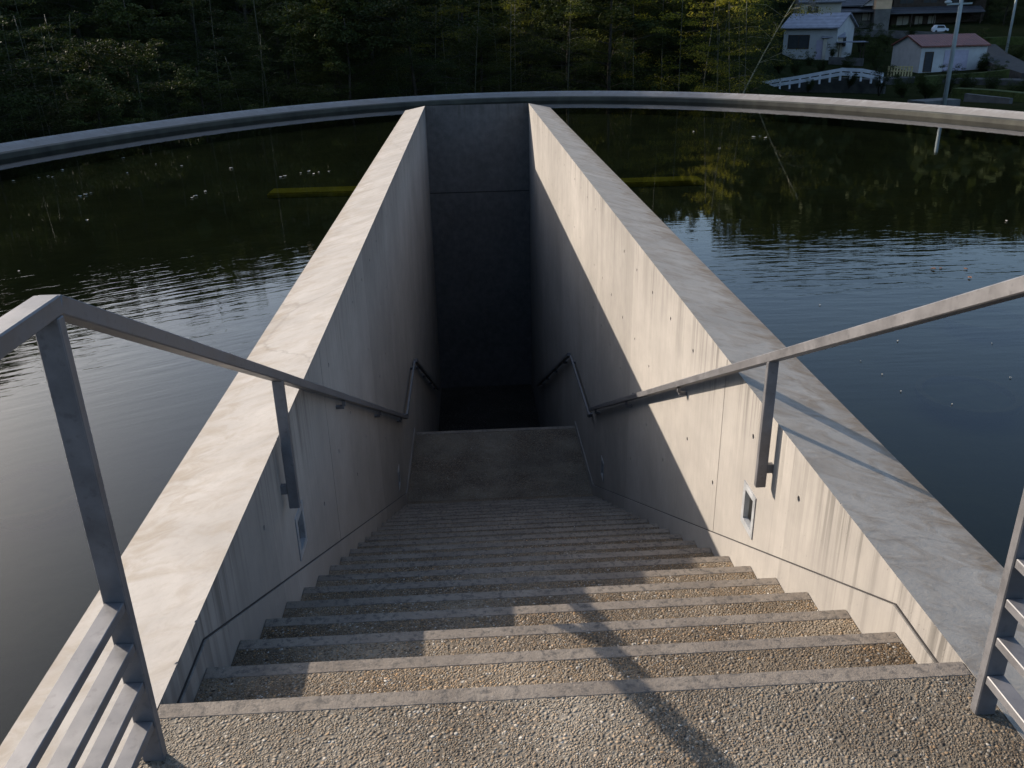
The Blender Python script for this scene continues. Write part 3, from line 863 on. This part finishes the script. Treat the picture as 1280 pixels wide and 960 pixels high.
for row, (D0, step, mix) in enumerate(((25.5, 1.25, 'sbsbt'), (28.2, 1.5, 'bbtbs'), (31.5, 1.8, 'bttb'), (36, 2.6, 'tbt'), (41, 3.4, 'tt'), (46, 3.2, 't'))):
    az = -41.0
    while az < 19.0:
        D = D0 + random.uniform(-0.9, 0.9)
        k = random.choice(mix)
        amax = 18.3 - 0.5 * row
        if az < amax:
            # the left grove stands a little closer, following the rim
            Dl = D * (0.80 + 0.20 * ss(-34, -8, az)) if az < -8 else D
            put(k, Dl * math.sin(R(az)), Dl * math.cos(R(az)), random.uniform(0.95, 1.2) * (1.45 if row > 1 else 1.0))
        az += step * random.uniform(0.75, 1.3) * 57.3 / D * (0.9 if row < 2 else 1.0)

for az, D_, s_ in ((-36, 57, 1.9), (-33.5, 55, 1.9), (-31.5, 53, 1.95), (-30, 56, 1.9), (-28, 52, 1.85), (-26, 54, 1.8), (-23.5, 52, 1.6), (-21, 53, 1.55)):
    x_, y_ = D_ * math.sin(R(az)), D_ * math.cos(R(az)); s_ = min(s_, (block_height(x_, y_) - ground_z(x_, y_)) / 10.0)
    if s_ > .5: plant(BRO, x_, y_, s_, 'tall dark tree standing on the slope far behind the left grove', 'tree', 'tall trees behind the left grove')

# dense low thicket hugging the left rim
for row, off in enumerate((1.6, 3.0, 4.6, 6.6, 9.0)):
    th = 100.0
    while th < 205:
        x, y = ell(R(th), off + random.uniform(-.4, .4)); put(random.choice('bts' if row else 'sst'), x, y, random.uniform(.85, 1.1)); th += (5.0 + row * .5) * random.uniform(.7, 1.2)

MLEAFG = leaf_mat('sunlit_tint_bamboo_foliage', (0.10, 0.105, 0.018), (0.26, 0.235, 0.050), 0.42)  # lighter leaf colour paints sunlight onto the bamboo at the grove end
BAMY = [proto('bamboo', 'bamboo', *make_bamboo(h_, l_, 0.9), MLEAFG, MCULM, 0.55, 3.6) for h_, l_ in ((8.0, 0.10), (8.8, -0.06))]
for px_, D_, s_ in ((800, 27.0, .72), (842, 26.0, .70), (872, 27.4, .78), (893, 26.2, .62), (918, 27.0, .80), (930, 28.6, .80)):
    q = at(px_, 112, D_); plant(BAMY, q.x, q.y, s_, 'bright yellow green bamboo at the right end of the grove beside the leaning stem', 'bamboo', 'bright bamboo at the grove end')

for i in range(26):
    px_ = random.uniform(735, 940); D_ = random.uniform(31, 58)
    q = at(px_, 118, D_); lim = block_height(q.x, q.y); s_ = random.uniform(.75, 1.05)
    if px_ > 900: s_ = min(s_, .62)
    plant(BRO, q.x, q.y, min(s_, (lim + 3) / 10), 'dark tree filling the back of the right grove toward the houses', 'tree', 'back trees of the right grove')

# the pale leaning bamboo at the right end of the grove
bm, L = make_bamboo(6.6, 0.42, 1.0)
lb = proto('bamboo', 'bamboo', bm, L, MLEAFY, simple('pale_culm', (0.24, 0.225, 0.15), 0.6), 0.55, 3.6)
q = at(893, 116, 27.2); lb.location = (q.x, q.y, ground_z(q.x, q.y)); lb.rotation_euler.z = R(-8)
tag(lb, 'single pale bamboo leaning right across the yellow foliage at the right grove end', 'bamboo')

# far wooded hill: one mass, seen above all in the pond's reflection
pts = []; szs = []
for i in range(2000):
    az = random.uniform(-48, 62); r = random.choice((random.uniform(46, 80), random.uniform(80, 130), random.uniform(165, 245)))
    if az > 11 and r < 168: continue
    x, y = r * math.sin(R(az)), r * math.cos(R(az)); z = ground_z(x, y); hh = random.uniform(8, 15); rad_ = random.uniform(2.2, 3.8) * (1.6 if r > 160 else 1)
    hh = min(hh, block_height(x, y) - z)
    if hh < 2.5: continue
    n_ = 130 if r < 130 else 90
    d = rng.normal(0, 1, (n_, 3)); d /= np.linalg.norm(d, axis=1, keepdims=True); d *= rng.uniform(.5, 1, (n_, 1)) * rad_
    d[:, 2] = d[:, 2] * 0.9 * hh / 7; pts.append(d + [x, y, z + hh * .55]); szs.append(np.full(n_, 1.1 if r < 130 else 2.4))
hm = leaves_mesh('wood', np.concatenate(pts), np.concatenate(szs), MLEAFH, 0.4, 1.5)
tag(link_mesh('hillside_wood', hm, []), kind='stuff', label='dense dark wood covering the hill behind the pond', cat='wood')

# ------------------------------------------------------------------ hamlet on the right
MWHITE = simple('white_siding', (0.40, 0.41, 0.41), 0.7, 0, 0.12, 1.2)
MCREAM = simple('cream_plaster', (0.36, 0.34, 0.29), 0.8, 0, 0.15, 1.0)
MPEACH = simple('sun_patch_plaster', (0.62, 0.43, 0.27), 0.8, 0, 0.12, 1.0)
MTILE = tile_mat('grey_roof_tiles', (0.085, 0.09, 0.10), 0.25)
MTILED = tile_mat('dark_roof_tiles', (0.05, 0.052, 0.058), 0.25)
MSLATE = tile_mat('blue_grey_sheet_roof', (0.19, 0.20, 0.24), 0.35)
MRED = tile_mat('red_sheet_roof', (0.15, 0.05, 0.037), 0.3, 0)
MWOOD = simple('dark_timber', (0.06, 0.045, 0.035), 0.8, 0, 0.3, 3)
MGLASS = simple('window_glass', (0.05, 0.055, 0.06), 0.1, 0, 0.1)
MSHUT = simple('lilac_shutter', (0.36, 0.34, 0.42), 0.6, 0, 0.1)
MBLOCK = simple('grey_block_wall', (0.10, 0.10, 0.098), 0.85, 0, 0.3, 1.5)
MFENCE = simple('white_paint', (0.55, 0.58, 0.62), 0.6, 0, 0.15, 2)
MPALE = simple('pale_timber', (0.42, 0.36, 0.20), 0.8, 0, 0.3, 5)
MPOLE = simple('pole_concrete', (0.30, 0.34, 0.34), 0.8, 0, 0.12, 2)
MASPH = simple('asphalt', (0.055, 0.055, 0.053), 0.9, 0, 0.2, 2)
MGRASS = simple('verge_grass', (0.045, 0.058, 0.016), 0.9, 0, 0.4, 3, 0.05, 9)


def building(name, label, origin, rz, W, Dp, Hw, rise, ov, wallm, roofm, opens, roof='gable', cat='house', gablem=None, base=1.5):
    """local frame: x along the front, y to the back, origin at the front left base corner"""
    t = thing(name, origin, label, cat); t.rotation_euler.z = rz
    def part(nm, bm, m, par=None):
        me = bpy.data.meshes.new(nm); bmesh.ops.recalc_face_normals(bm, faces=bm.faces); bm.to_mesh(me); bm.free()
        for mm in (m if isinstance(m, list) else [m]): me.materials.append(mm)
        o = bpy.data.objects.new(nm, me); COL.objects.link(o); o.parent = par or t; return o
    bm = bmesh.new()
    if roof == 'gable':
        prism(bm, [(0, -base), (Dp, -base), (Dp, Hw), (Dp / 2, Hw + rise), (0, Hw)], 'x', 0, W)
    else: box(bm, (0, 0, -base), (W, Dp, Hw))
    wl = part('wall', bm, wallm)
    bm = bmesh.new()
    if roof == 'gable':
        k = rise / (Dp / 2); th = 0.14
        prism(bm, [(-ov, Hw - ov * k + .02), (Dp / 2, Hw + rise + .02), (Dp + ov, Hw - ov * k + .02), (Dp + ov, Hw - ov * k + .02 + th), (Dp / 2, Hw + rise + .02 + th), (-ov, Hw - ov * k + .02 + th)], 'x', -ov * .7, W + ov * .7)
    elif roof == 'hip':
        hi_ = Hw + rise; e = [(-ov, -ov), (W + ov, -ov), (W + ov, Dp + ov), (-ov, Dp + ov)]
        lo_ = [bm.verts.new((x, y, Hw + .02)) for x, y in e]; l2 = [bm.verts.new((x, y, Hw - .14)) for x, y in e]
        rd = min(Dp, W) / 2; r1, r2 = bm.verts.new((rd, Dp / 2, hi_)), bm.verts.new((W - rd, Dp / 2, hi_))
        bm.faces.new((lo_[0], lo_[1], r2, r1)); bm.faces.new((lo_[1], lo_[2], r2)); bm.faces.new((lo_[2], lo_[3], r1, r2)); bm.faces.new((lo_[3], lo_[0], r1))
        for i in range(4): bm.faces.new((l2[i], l2[(i + 1) % 4], lo_[(i + 1) % 4], lo_[i]))
        bm.faces.new(l2[::-1])
    else:
        prism(bm, [(-ov, Hw + .02), (Dp + ov, Hw + rise + .02), (Dp + ov, Hw + rise + .14), (-ov, Hw + .14)], 'x', -ov, W + ov)
    part('roof', bm, roofm)
    for (nm, face, a, z0, ww, hh, m) in opens:
        bm = bmesh.new()
        def fb(bm_, a0, a1, za, zb_, d0, d1):
            if face == 'f': box(bm_, (a0, d0, za), (a1, d1, zb_))
            elif face == 'r': box(bm_, (W - d1, a0, za), (W - d0, a1, zb_))
            else: box(bm_, (d0, a0, za), (d1, a1, zb_))
        fr = 0.09
        fb(bm, a, a + ww, z0 + hh - fr, z0 + hh, -0.05, 0.02); fb(bm, a, a + fr, z0, z0 + hh - fr, -0.05, 0.02); fb(bm, a + ww - fr, a + ww, z0, z0 + hh - fr, -0.05, 0.02); fb(bm, a + fr, a + ww - fr, z0, z0 + fr, -0.05, 0.02)
        if nm == 'window': fb(bm, a + ww / 2 - .04, a + ww / 2 + .04, z0 + fr, z0 + hh - fr, -0.045, 0.015)
        f_ = part(nm, bm, MWOOD if m is not MSHUT else MSHUT)
        bm = bmesh.new(); fb(bm, a + fr, a + ww - fr, z0 + fr, z0 + hh - fr, -0.022, 0.018); part('pane' if nm == 'window' else 'panel', bm, m, f_)
    return t


KD = 1.4
q = at(1147.5, 91, 105)
building('garden_shed', 'small white shed with red roof, dark door and lilac shutter', q, R(2), 7.2, 6.0, 2.55, 0.95, 0.25, MWHITE, MRED,
         [('door', 'f', 0.45, 0.05, 0.95, 2.0, MGLASS), ('shutter', 'f', 2.6, 0.05, 2.6, 2.1, MSHUT)], cat='shed')
q = at(977, 74, 119)
building('cottage', 'low white cottage with blue grey sheet roof above the guardrail', q, R(-42), 6.6, 5.6, 3.7, 1.35, 0.5, MWHITE, MSLATE,
         [('window', 'f', 0.6, 1.2, 2.7, 1.6, MGLASS), ('door', 'f', 4.2, 0.1, 1.0, 2.1, MSHUT), ('window', 'r', 1.5, 1.4, 1.6, 1.1, MGLASS)])
q = at(1027, 71, 117)
building('lean_to', 'small lean-to with pale sloping roof beside the white cottage', q, R(-20), 2.2, 2.4, 2.1, 0.65, 0.25, MCREAM, MSLATE, [('window', 'f', 0.5, 0.8, 1.2, 0.9, MGLASS)], roof='mono', cat='outbuilding')
# open carport with posts
q = at(1047, 73, 116); t = thing('carport', q, 'open carport with thin pale roof between cottage and retaining wall', 'carport'); t.rotation_euler.z = R(-15)
for nm, mb in (('roof', [((-.3, -.3, 1.75), (3.2, 2.6, 1.83))]), ('post', [((0, 0, -1), (.1, .1, 1.74))]), ('post', [((2.8, 0, -1), (2.9, .1, 1.74))]), ('post', [((0, 2.2, -1), (.1, 2.3, 1.74))]), ('post', [((2.8, 2.2, -1), (2.9, 2.3, 1.74))])):
    bm = bmesh.new()
    for l_, h_ in mb: box(bm, l_, h_)
    me = bpy.data.meshes.new(nm); bm.to_mesh(me); bm.free(); me.materials.append(MSLATE if nm == 'roof' else MWOOD)
    o = bpy.data.objects.new(nm, me); COL.objects.link(o); o.parent = t
q = at(999, 24, 134)
building('cream_house', 'cream walled house with grey tiled roof half hidden behind the cottage', q, R(-10), 5.4, 5, 2.2, 1.2, 0.5, MCREAM, MTILE, [('window', 'f', 1.0, 0.6, 1.4, 1.0, MGLASS)])
q = at(1036, 32, 144)
MPLAS = simple('grey_plaster', (0.13, 0.125, 0.115), 0.85, 0, 0.25, 1.0)
fh = building('tiled_farmhouse', 'farmhouse with dark tiled roof and small white gable above the retaining wall', q, R(-14), 7.4, 5.5, 2.9, 1.7, 0.7, MPLAS, MTILED,
         [('window', 'f', 1.0, 0.5, 1.6, 1.3, MGLASS), ('window', 'f', 4.4, 0.5, 1.8, 1.3, MCREAM)])
bm = bmesh.new(); prism(bm, [(4.3, 2.55), (7.5, 2.55), (5.9, 3.75)], 'y', -1.0, 1.2); me = bpy.data.meshes.new('gable'); bm.to_mesh(me); bm.free(); me.materials.append(simple('white_gable', (0.6, 0.6, 0.6)))
gb = bpy.data.objects.new('gable', me); COL.objects.link(gb); gb.parent = fh
bm = bmesh.new(); prism(bm, [(3.9, 2.40), (4.15, 2.40), (5.9, 3.78), (7.65, 2.40), (7.9, 2.40), (5.9, 3.98)], 'y', -1.25, 2.4); me = bpy.data.meshes.new('gable_roof'); bm.to_mesh(me); bm.free(); me.materials.append(MTILED)
gr_ = bpy.data.objects.new('gable_roof', me); COL.objects.link(gr_); gr_.parent = fh
bm = bmesh.new(); prism(bm, [(-1.9, 1.72), (-.02, 2.3), (-.02, 2.42), (-1.9, 1.84)], 'x', -.5, 8.4); me = bpy.data.meshes.new('porch_roof'); bm.to_mesh(me); bm.free(); me.materials.append(MTILED)
gr_ = bpy.data.objects.new('porch_roof', me); COL.objects.link(gr_); gr_.parent = fh
q = at(1092, 30, 142.5)
pa = building('peach_annex', 'small dark annex with sunlight painted peach on its upper wall between the two farmhouse roofs', q, R(-10), 2.1, 2.4, 3.4, 0.6, 0.3, MPLAS, MTILED, [])
bm = bmesh.new(); box(bm, (-.03, -.04, 1.95), (2.13, 2.2, 3.36)); me = bpy.data.meshes.new('upper_wall'); bm.to_mesh(me); bm.free(); me.materials.append(MPEACH)  # patch of sun painted as peach colour on the upper wall
uw = bpy.data.objects.new('upper_wall', me); COL.objects.link(uw); uw.parent = pa
q = at(1112, 39, 147)
building('two_storey_house', 'dark two storey timber house with cream windows row beneath deep tiled eaves', q, R(-12), 12.6, 7, 5.6, 2.0, 0.9, MWOOD, MTILED,
         [('window', 'f', 0.7, 0.5, 1.8, 1.6, MCREAM), ('window', 'f', 3.2, 0.5, 1.2, 1.6, MCREAM), ('window', 'f', 5.0, 0.5, 1.2, 1.6, MCREAM), ('window', 'f', 0.8, 3.6, 2.0, 1.2, MGLASS), ('window', 'f', 4.0, 3.6, 2.0, 1.2, MGLASS), ('window', 'f', 8.0, 3.6, 2.0, 1.2, MGLASS)], roof='hip')
q = at(1108, 39, 144.5); bm = bmesh.new()
t = thing('pent_roof', q, 'tiled pent roof running along the front of the two storey house', 'porch roof'); t.rotation_euler.z = R(-12)
prism(bm, [(-.4, 2.25), (1.9, 3.0), (1.9, 3.15), (-.4, 2.4)], 'x', -.3, 12.8)
me = bpy.data.meshes.new('roof'); bm.to_mesh(me); bm.free(); me.materials.append(MTILED); o = bpy.data.objects.new('roof', me); COL.objects.link(o); o.parent = t
for xx in (0, 3.1, 6.2, 9.3, 12.4):
    bm = bmesh.new(); box(bm, (xx, -.1, -1), (xx + .14, .04, 2.27)); me = bpy.data.meshes.new('post'); bm.to_mesh(me); bm.free(); me.materials.append(MWOOD)
    o = bpy.data.objects.new('post', me); COL.objects.link(o); o.parent = t


def wall_run(name, label, pix, D, hgt, thick, mat, cat='wall', down=2.0, cap=False):
    P = [at(px, py, D if not isinstance(D, (list, tuple)) else D[i]) for i, (px, py) in enumerate(pix)]
    bm = bmesh.new()
    for a, b_ in zip(P, P[1:]):
        d = (b_ - a); d.z = 0; n_ = Vector((-d.y, d.x, 0)).normalized() * thick
        vs_ = []
        for c_ in (a, b_):
            for off in (Vector(), n_):
                vs_.append((bm.verts.new(c_ + off), bm.verts.new(c_ + off - Vector((0, 0, hgt + down)))))
        (a0, a1), (a2, a3), (b0, b1), (b2, b3) = vs_
        for f in ((a0, b0, b2, a2), (a1, a3, b3, b1), (a0, a1, b1, b0), (a2, b2, b3, a3), (a0, a2, a3, a1), (b0, b1, b3, b2)): bm.faces.new(f)
    bmesh.ops.recalc_face_normals(bm, faces=bm.faces)
    return tag(link_mesh(name, bm, mat, loc=P[0] - Vector((0, 0, hgt))), label, cat)


wall_run('retaining_wall', 'long grey retaining wall below the farmhouses', [(1060, 36), (1110, 38), (1170, 40), (1232, 49)], [141, 140, 138, 134], 1.5, 0.4, MBLOCK)
wall_run('block_wall', 'low grey block wall in front of the carport', [(1036, 71), (1079, 73)], [113, 111], 1.2, 0.2, MBLOCK)
wall_run('stone_wall', 'dark stone wall under the white guardrail', [(955, 108), (1053, 97), (1106, 101)], [77.5, 76, 75], 1.6, 0.5, simple('dark_masonry', (0.055, 0.055, 0.05), .9, 0, .4, 1.5))
wall_run('concrete_block', 'low pale concrete block at the foot of the lamp pole', [(1156, 127), (1201, 124)], [54, 56], 0.5, 1.2, MBLOCK, 'wall')
wall_run('terrace_wall', 'grey terrace wall at the right edge below the shed', [(1206, 117), (1262, 123)], [62, 60], 0.8, 0.3, MBLOCK, 'wall')


def fence_run(name, label, pix, D, npost, hgt, mat, rails=2, rw=0.06, rh=0.11, pw=0.1):
    P = [at(px, py, d_) for (px, py), d_ in zip(pix, D)]
    t = thing(name, P[0], label, 'fence')
    for j in range(rails):
        bm = bmesh.new()
        for a, b_ in zip(P, P[1:]): bar(bm, a - Vector((0, 0, 0.05 + j * (hgt * .38))), b_ - Vector((0, 0, 0.05 + j * (hgt * .38))), rw, rh)
        link_mesh('rail', bm, mat, parent=t)
    L_ = [(b_ - a).length for a, b_ in zip(P, P[1:])]; tot = sum(L_)
    for i in range(npost):
        s_ = tot * i / (npost - 1); k = 0
        while k < len(L_) - 1 and s_ > L_[k]: s_ -= L_[k]; k += 1
        c_ = P[k].lerp(P[k + 1], min(1, s_ / L_[k])); bm = bmesh.new()
        box(bm, (c_.x - pw / 2, c_.y + rw * .6, c_.z - hgt), (c_.x + pw / 2, c_.y + pw + rw * .6, c_.z + .02)); link_mesh('post', bm, mat, parent=t)


fence_run('guardrail', 'white painted guardrail climbing along the road edge above the rim', [(952, 103), (1000, 95.5), (1053, 86), (1078, 87), (1104, 92)], [77, 76, 75, 74.5, 74], 13, 0.85, MFENCE, 2, .05, .24, .13)
fence_run('picket_fence', 'short pale timber picket fence left of the white shed', [(1112, 83), (1141, 83)], [98, 98], 9, 1.05, MPALE, 2, .05, .09, .13)


def pole(label, px, py, D, top, r, lamp):
    q = at(px, py, D); t = thing('utility_pole', q, label, 'pole')
    bm = bmesh.new(); tube(bm, [q + Vector((0, 0, -1)), q + Vector((0.0, 0, top))], [r, r * .75], 12); link_mesh('shaft', bm, MPOLE, parent=t)
    zz = lamp; bm = bmesh.new(); bar(bm, q + Vector((-0.75, 0, zz)), q + Vector((0.6, 0, zz + .03)), 0.09, 0.09); link_mesh('crossarm', bm, MPOLE, parent=t)
    bm = bmesh.new(); bmesh.ops.create_uvsphere(bm, u_segments=12, v_segments=8, radius=0.14, matrix=Matrix.Translation(q + Vector((-.7, 0, zz + .10))) @ Matrix.Diagonal((1.5, .8, .7, 1)))
    link_mesh('lamp_head', bm, MPOLE, parent=t)
    bm = bmesh.new(); tube(bm, [q + Vector((.25, -.2, zz + .25)), q + Vector((.25, -.2, zz + .9))], [.17, .17], 10); link_mesh('transformer', bm, MPOLE, parent=t)


pole('pale utility pole with lamp rising just behind the right rim', 1180, 130, 55, 8.5, 0.125, 5.05)
pole('farther slim utility pole beside the road at the right edge', 1258.5, 61, 119, 9.5, 0.15, 7.4)

# white car by the two storey house
q = at(1166, 41.5, 142); t = thing('parked_car', q, 'small white car parked above the retaining wall', 'car'); t.rotation_euler.z = R(-10); t.scale = (.62, .7, .7)
def carpart(nm, bm, m, par=None):
    me = bpy.data.meshes.new(nm); bmesh.ops.recalc_face_normals(bm, faces=bm.faces); bm.to_mesh(me); bm.free(); me.materials.append(m); o = bpy.data.objects.new(nm, me); COL.objects.link(o); o.parent = par or t; return o
bm = bmesh.new(); prism(bm, [(0, .25), (3.3, .25), (3.35, .8), (2.7, .9), (2.3, 1.45), (.6, 1.5), (.1, .95), (0, .8)], 'y', 0, 1.5); bevel_all(bm, .05, 2); carpart('body', bm, MFENCE)
bm = bmesh.new(); prism(bm, [(.75, .95), (2.45, .95), (2.2, 1.36), (.8, 1.4)], 'y', -.01, 0.03); carpart('window', bm, MGLASS)
for xx in (.65, 2.7):
    for yy in (0.05, 1.45):
        bm = bmesh.new(); bmesh.ops.create_cone(bm, cap_ends=True, segments=14, radius1=.28, radius2=.28, depth=.18, matrix=Matrix.Translation((xx, yy, .28)) @ Matrix.Rotation(R(90), 4, 'X')); carpart('wheel', bm, MDARK)


# road climbing on the right, laid on the slope
def strip(name, pix, D, wd, mat, kind=None, label=None, cat=None, lift=0.06):
    P = [at(px, py, d_) for (px, py), d_ in zip(pix, D)]; bm = bmesh.new(); rows_ = []
    for i, p in enumerate(P):
        d = (P[min(i + 1, len(P) - 1)] - P[max(i - 1, 0)]); d.z = 0; n_ = Vector((-d.y, d.x, 0)).normalized() * wd / 2
        rows_.append([bm.verts.new(p + n_ + Vector((0, 0, lift))), bm.verts.new(p - n_ + Vector((0, 0, lift))), bm.verts.new(p - n_ - Vector((0, 0, .8))), bm.verts.new(p + n_ - Vector((0, 0, .8)))])
    for a, b_ in zip(rows_, rows_[1:]):
        for k in range(4): bm.faces.new((a[k], a[(k + 1) % 4], b_[(k + 1) % 4], b_[k]))
    bm.faces.new(rows_[0]); bm.faces.new(rows_[-1][::-1]); bmesh.ops.recalc_face_normals(bm, faces=bm.faces)
    o = link_mesh(name, bm, mat, loc=P[0]); tag(o, label, cat, None, kind); return o


strip('road', [(1300, 92), (1262, 80), (1240, 68), (1226, 56)], [98, 105, 116, 128], 3.2, MASPH, 'structure')
strip('road', [(1075, 100), (1130, 97), (1200, 98), (1300, 101)], [92, 97, 97, 95], 2.6, MASPH, 'structure')
strip('verge', [(1150, 99), (1180, 97), (1225, 94), (1262, 90)], [93, 97, 98, 98], 1.0, MGRASS, 'structure', lift=.25)
strip('verge', [(1195, 114), (1235, 116), (1300, 122)], [66, 65, 63], 0.9, MGRASS, 'structure', lift=.2)
strip('verge', [(1206, 78), (1235, 77), (1258, 77)], [110, 112, 113], 1.2, MGRASS, 'structure', lift=.2)
strip('verge', [(1228, 49), (1262, 48), (1300, 49)], [132, 133, 133], 1.6, MGRASS, 'structure', lift=.2)

# bushes and trees round the hamlet
VB = [(1040, 66, 114, .55, 'round bush between cottage and block wall'), (1013, 78, 112, .6, 'loose bush in front of the white cottage'), (1028, 84, 104, .6, 'dry bush on the bank above the guardrail'), (975, 84, 100, .9, 'dark bush on the bank left of the cottage'), (995, 88, 96, .7, 'dark bush directly behind the climbing guardrail'),
      (1100, 108, 71, .6, 'dark bush at the right end of the guardrail'), (1130, 112, 68, .75, 'dark bush on the bank below the picket fence'), (1160, 113, 66, .8, 'dark bush on the bank left of the lamp pole'), (1205, 108, 72, .7, 'dark bush right of the lamp pole below the shed'), (1225, 84, 107, .9, 'dark bush on the terrace right of the shed'), (1090, 72, 116, 1.1, 'dark bush between carport and shed'), (1106, 58, 124, 1.1, 'dark bush under the retaining wall behind the shed'), (1226, 62, 126, 1.0, 'dark bush beside the bend of the road'), (1240, 108, 72, .7, 'dark bush on the lower terrace at the right edge'), (1075, 58, 125, 1.0, 'dark bush below the retaining wall near the carport')]
VB += [(1062, 100, 74, .5, 'low dark bush under the kink of the guardrail'), (1010, 106, 75, .45, 'low dark bush beneath the climbing guardrail'), (1250, 92, 99, .6, 'dark bush by the road left of the right edge'), (1272, 112, 66, .6, 'dark bush at the right edge behind the terrace wall'), (1270, 70, 116, .9, 'dark bush on the slope under the farther pole'), (1188, 106, 76, .6, 'dark bush below the front of the shed'), (1060, 84, 100, .7, 'dark bush on the bank below the block wall'), (1095, 84, 105, .8, 'dark bush left of the picket fence'), (1140, 47, 134, .8, 'dark bush in front of the retaining wall'), (1200, 58, 126, .9, 'dark bush behind the right end of the shed')]
for px, py, D, s_, lab in VB:
    q = at(px, py, D); o = plant(SHR, q.x, q.y, s_ * 1.15, lab, 'bush', 'bushes around the hamlet'); o.location.z = q.z - 0.5
VT = [(1205, 50, 150, 1.0, 'dark evergreen tree right of the two storey house'), (1228, 46, 152, 1.15, 'tall dark tree behind the bend of the road'), (1252, 46, 146, 1.1, 'dark tree left of the farther utility pole'), (1280, 44, 150, 1.2, 'dark tree at the right edge behind the farther pole'), (968, 30, 150, 1.0, 'dark tree behind the left end of the cottage'), (985, 18, 160, 1.0, 'dark tree behind the cream house'), (1010, 12, 165, 1.0, 'dark tree above the cream house roof'), (957, 60, 98, 0.55, 'leafy tree left of the white cottage'), (1190, 45, 160, 1.0, 'dark tree behind the two storey house roof end')]
for px, py, D, s_, lab in VT:
    q = at(px, py, D); o = plant(BRO, q.x, q.y, s_, lab, 'tree', 'trees around the hamlet'); o.location.z = q.z - 0.6

# bare winter tree by the cottage roof
q = at(1018, 40, 124); bm = bmesh.new()
def twig(a, d, ln, r, depth):
    e = a + d * ln; tube(bm, [a, a.lerp(e, .5) + Vector((random.uniform(-.05, .05), 0, .03)), e], [r, r * .8, r * .6], 4)
    if depth:
        for _ in range(3):
            nd = (d + Vector((random.uniform(-.7, .7), random.uniform(-.7, .7), random.uniform(-.1, .5)))).normalized(); twig(e, nd, ln * .72, r * .6, depth - 1)
twig(q + Vector((0, 0, -.6)), Vector((0, 0, 1)), 1.7, .09, 4)
tag(link_mesh('bare_tree', bm, simple('grey_bark', (.26, .22, .18), .85), loc=q), 'leafless pale branched tree behind the cottage roof', 'tree')
